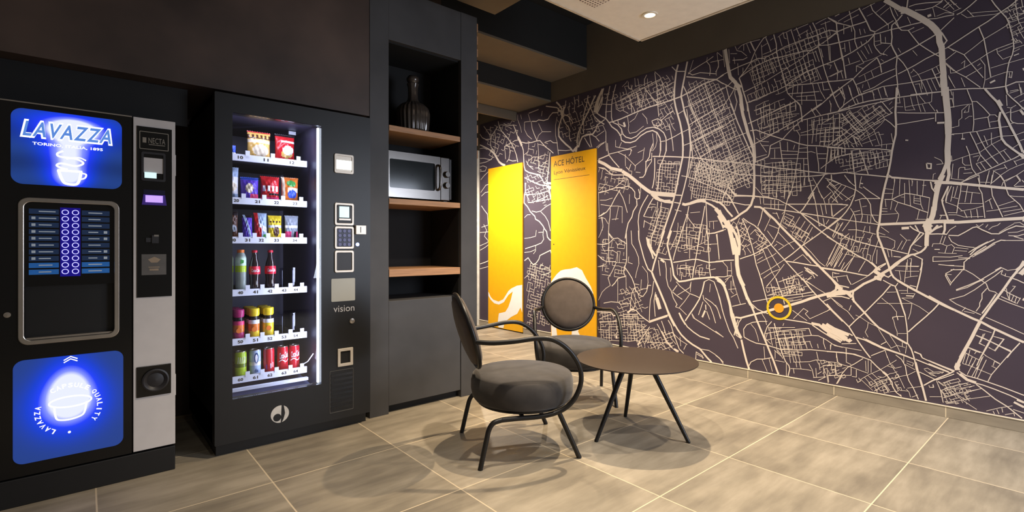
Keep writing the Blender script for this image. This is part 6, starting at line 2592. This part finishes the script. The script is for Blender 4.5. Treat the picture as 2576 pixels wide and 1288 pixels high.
for keep, lw, ux, uz, vx, vz_, ps in BLOCKS:
    poly = [tuple(float(v) for v in p.split(',')) for p in ps.split()]
    c = (sum(p[0] for p in poly)/len(poly), sum(p[1] for p in poly)/len(poly))
    N_ = 26
    jt = {}
    def node(i, j):
        k = (i, j)
        if k not in jt:
            jt[k] = (c[0]+i*ux+j*vx+rb.uniform(-0.12, 0.12)*(abs(ux)+abs(vx)), c[1]+i*uz+j*vz_+rb.uniform(-0.12, 0.12)*(abs(uz)+abs(vz_)))
        return jt[k]
    for fam in (0, 1):
        for i in range(-N_, N_):
            run = []
            for j in range(-N_, N_):
                p = node(j, i) if fam == 0 else node(i, j)
                ok = inside(p, poly) and 74 < p[1] < 2708 and p[0] < 5456
                if ok: run.append((p[0]/1000, p[1]/1000))
                if (not ok) or rb.random() > keep:
                    if len(run) > 1: ribbon(b, run, lw/1000, onwall, 1); layer[0] += 1
                    run = []
            if len(run) > 1: ribbon(b, run, lw/1000, onwall, 1); layer[0] += 1
for k_, f_ in enumerate(b.f):                                     # print faces the room
    if b.m[k_] == 1:
        p0, p1, p2 = (b.v[i] for i in f_[:3])
        if (p1[1]-p0[1])*(p2[2]-p0[2]) - (p1[2]-p0[2])*(p2[1]-p0[1]) > 0: b.f[k_] = tuple(reversed(f_))
MU = b.build('wall_mural', [M_map, M_road], fix=False)
tag(MU, 'dark aubergine street-map mural with cream roads covering the long wall', 'mural')
b = MB(); q = circ(1.611, 0.585, 0.092, 40); b.add([(4.0742, p[0], p[1]) for p in q] + [(4.0742, 1.611+(p[0]-1.611)*0.82, 0.585+(p[1]-0.585)*0.82) for p in q], [(i, (i+1) % 40, 40+(i+1) % 40, 40+i) for i in range(40)])
q = circ(1.611, 0.585, 0.036, 28); b.add([(4.0742, p[0], p[1]) for p in q], [tuple(range(28))], 1)
b.build('location_marker', [mat('yellow_marker_print', (228, 196, 40), 0.6), mat('orange_marker_print', (240, 160, 30), 0.6)], MU)

# ------------------------------------------------------------------ lights
def spot(name, loc, e, size=120, blend=0.6, col=(1, 0.86, 0.66), rad=0.03, aim=(0, 0, -1)):
    l = bpy.data.lights.new(name, 'SPOT'); l.energy = e; l.spot_size = math.radians(size); l.spot_blend = blend; l.color = col; l.shadow_soft_size = rad
    o = bpy.data.objects.new(name, l); COL.objects.link(o); o.location = loc
    o.rotation_euler = Vector(aim).to_track_quat('-Z', 'Y').to_euler(); return o
def area(name, loc, aim, sx, sy, e, col=(1, 1, 1), spread=180):
    l = bpy.data.lights.new(name, 'AREA'); l.shape = 'RECTANGLE'; l.size = sx; l.size_y = sy; l.energy = e; l.color = col; l.spread = math.radians(spread)
    o = bpy.data.objects.new(name, l); COL.objects.link(o); o.location = loc
    o.rotation_euler = Vector(aim).to_track_quat('-Z', 'Y').to_euler(); return o
WARM = (1.0, 0.80, 0.55)
spot('downlight', (LX, LY, PZ-0.012), 285, 115, 0.8, WARM, 0.022)
spot('downlight', (LX, 0.68, PZ-0.012), 130, 115, 0.8, (1, 0.84, 0.64), 0.022)
spot('downlight', (1.50, 1.60, PZ-0.012), 150, 115, 0.8, (1, 0.86, 0.68), 0.022)
spot('downlight', (3.25, 4.70, 2.60), 420, 130, 0.8, (1, 0.88, 0.74))
spot('downlight', (2.95, 3.30, 2.90), 110, 120, 0.8, WARM)
spot('downlight', (0.6, -0.4, 2.6), 120, 130, 0.9, (1, 0.93, 0.84))
spot('mural_fill_spot', (2.35, 4.35, 2.55), 200, 75, 1.0, (1, 0.90, 0.82), 0.05, (1.7, 0.35, -1.05))  # unseen spot added to brighten the far end of the mural
spot('mural_fill_spot', (2.35, 2.75, 2.6), 120, 75, 1.0, (1, 0.90, 0.82), 0.05, (1.7, -0.05, -1.05))  # second unseen spot, added to lift the middle of the mural
area('entrance_daylight', (3.4, -1.7, 1.3), (-0.05, 1.0, -0.7), 1.4, 1.8, 100, (0.76, 0.84, 1.0))
area('machine_light', (0.998, 2.93, 1.0), (-1.0, 0.55, 0.0), 0.02, 1.42, 6.0, (0.62, 0.69, 1.0))
area('machine_top_light', (0.77, 3.0, 1.76), (0.0, 0.25, -1.0), 0.42, 0.03, 1.3, (0.66, 0.70, 1.0))
w = bpy.data.worlds.new('room_ambient'); scn.world = w; w.use_nodes = True
w.node_tree.nodes['Background'].inputs[0].default_value = (1.0, 0.88, 0.74, 1); w.node_tree.nodes['Background'].inputs[1].default_value = 0.11

# ------------------------------------------------------------------ camera
F = 1262.0
cam = bpy.data.cameras.new('camera'); co = bpy.data.objects.new('camera', cam); COL.objects.link(co)
cam.sensor_fit = 'HORIZONTAL'; cam.sensor_width = 36.0; cam.lens = F/2576*36.0
cam.shift_y = -24.0/2576; cam.clip_start = 0.05
co.location = (0, 0, 1.06)
co.rotation_euler = (PI/2, 0, math.atan2(1482.0, F) - PI/2)
scn.camera = co
scn.view_settings.view_transform = 'Standard'; scn.view_settings.look = 'None'
scn.view_settings.exposure = 0.0; scn.view_settings.gamma = 1.0
try: scn.view_settings.use_curve_mapping = False
except Exception: pass
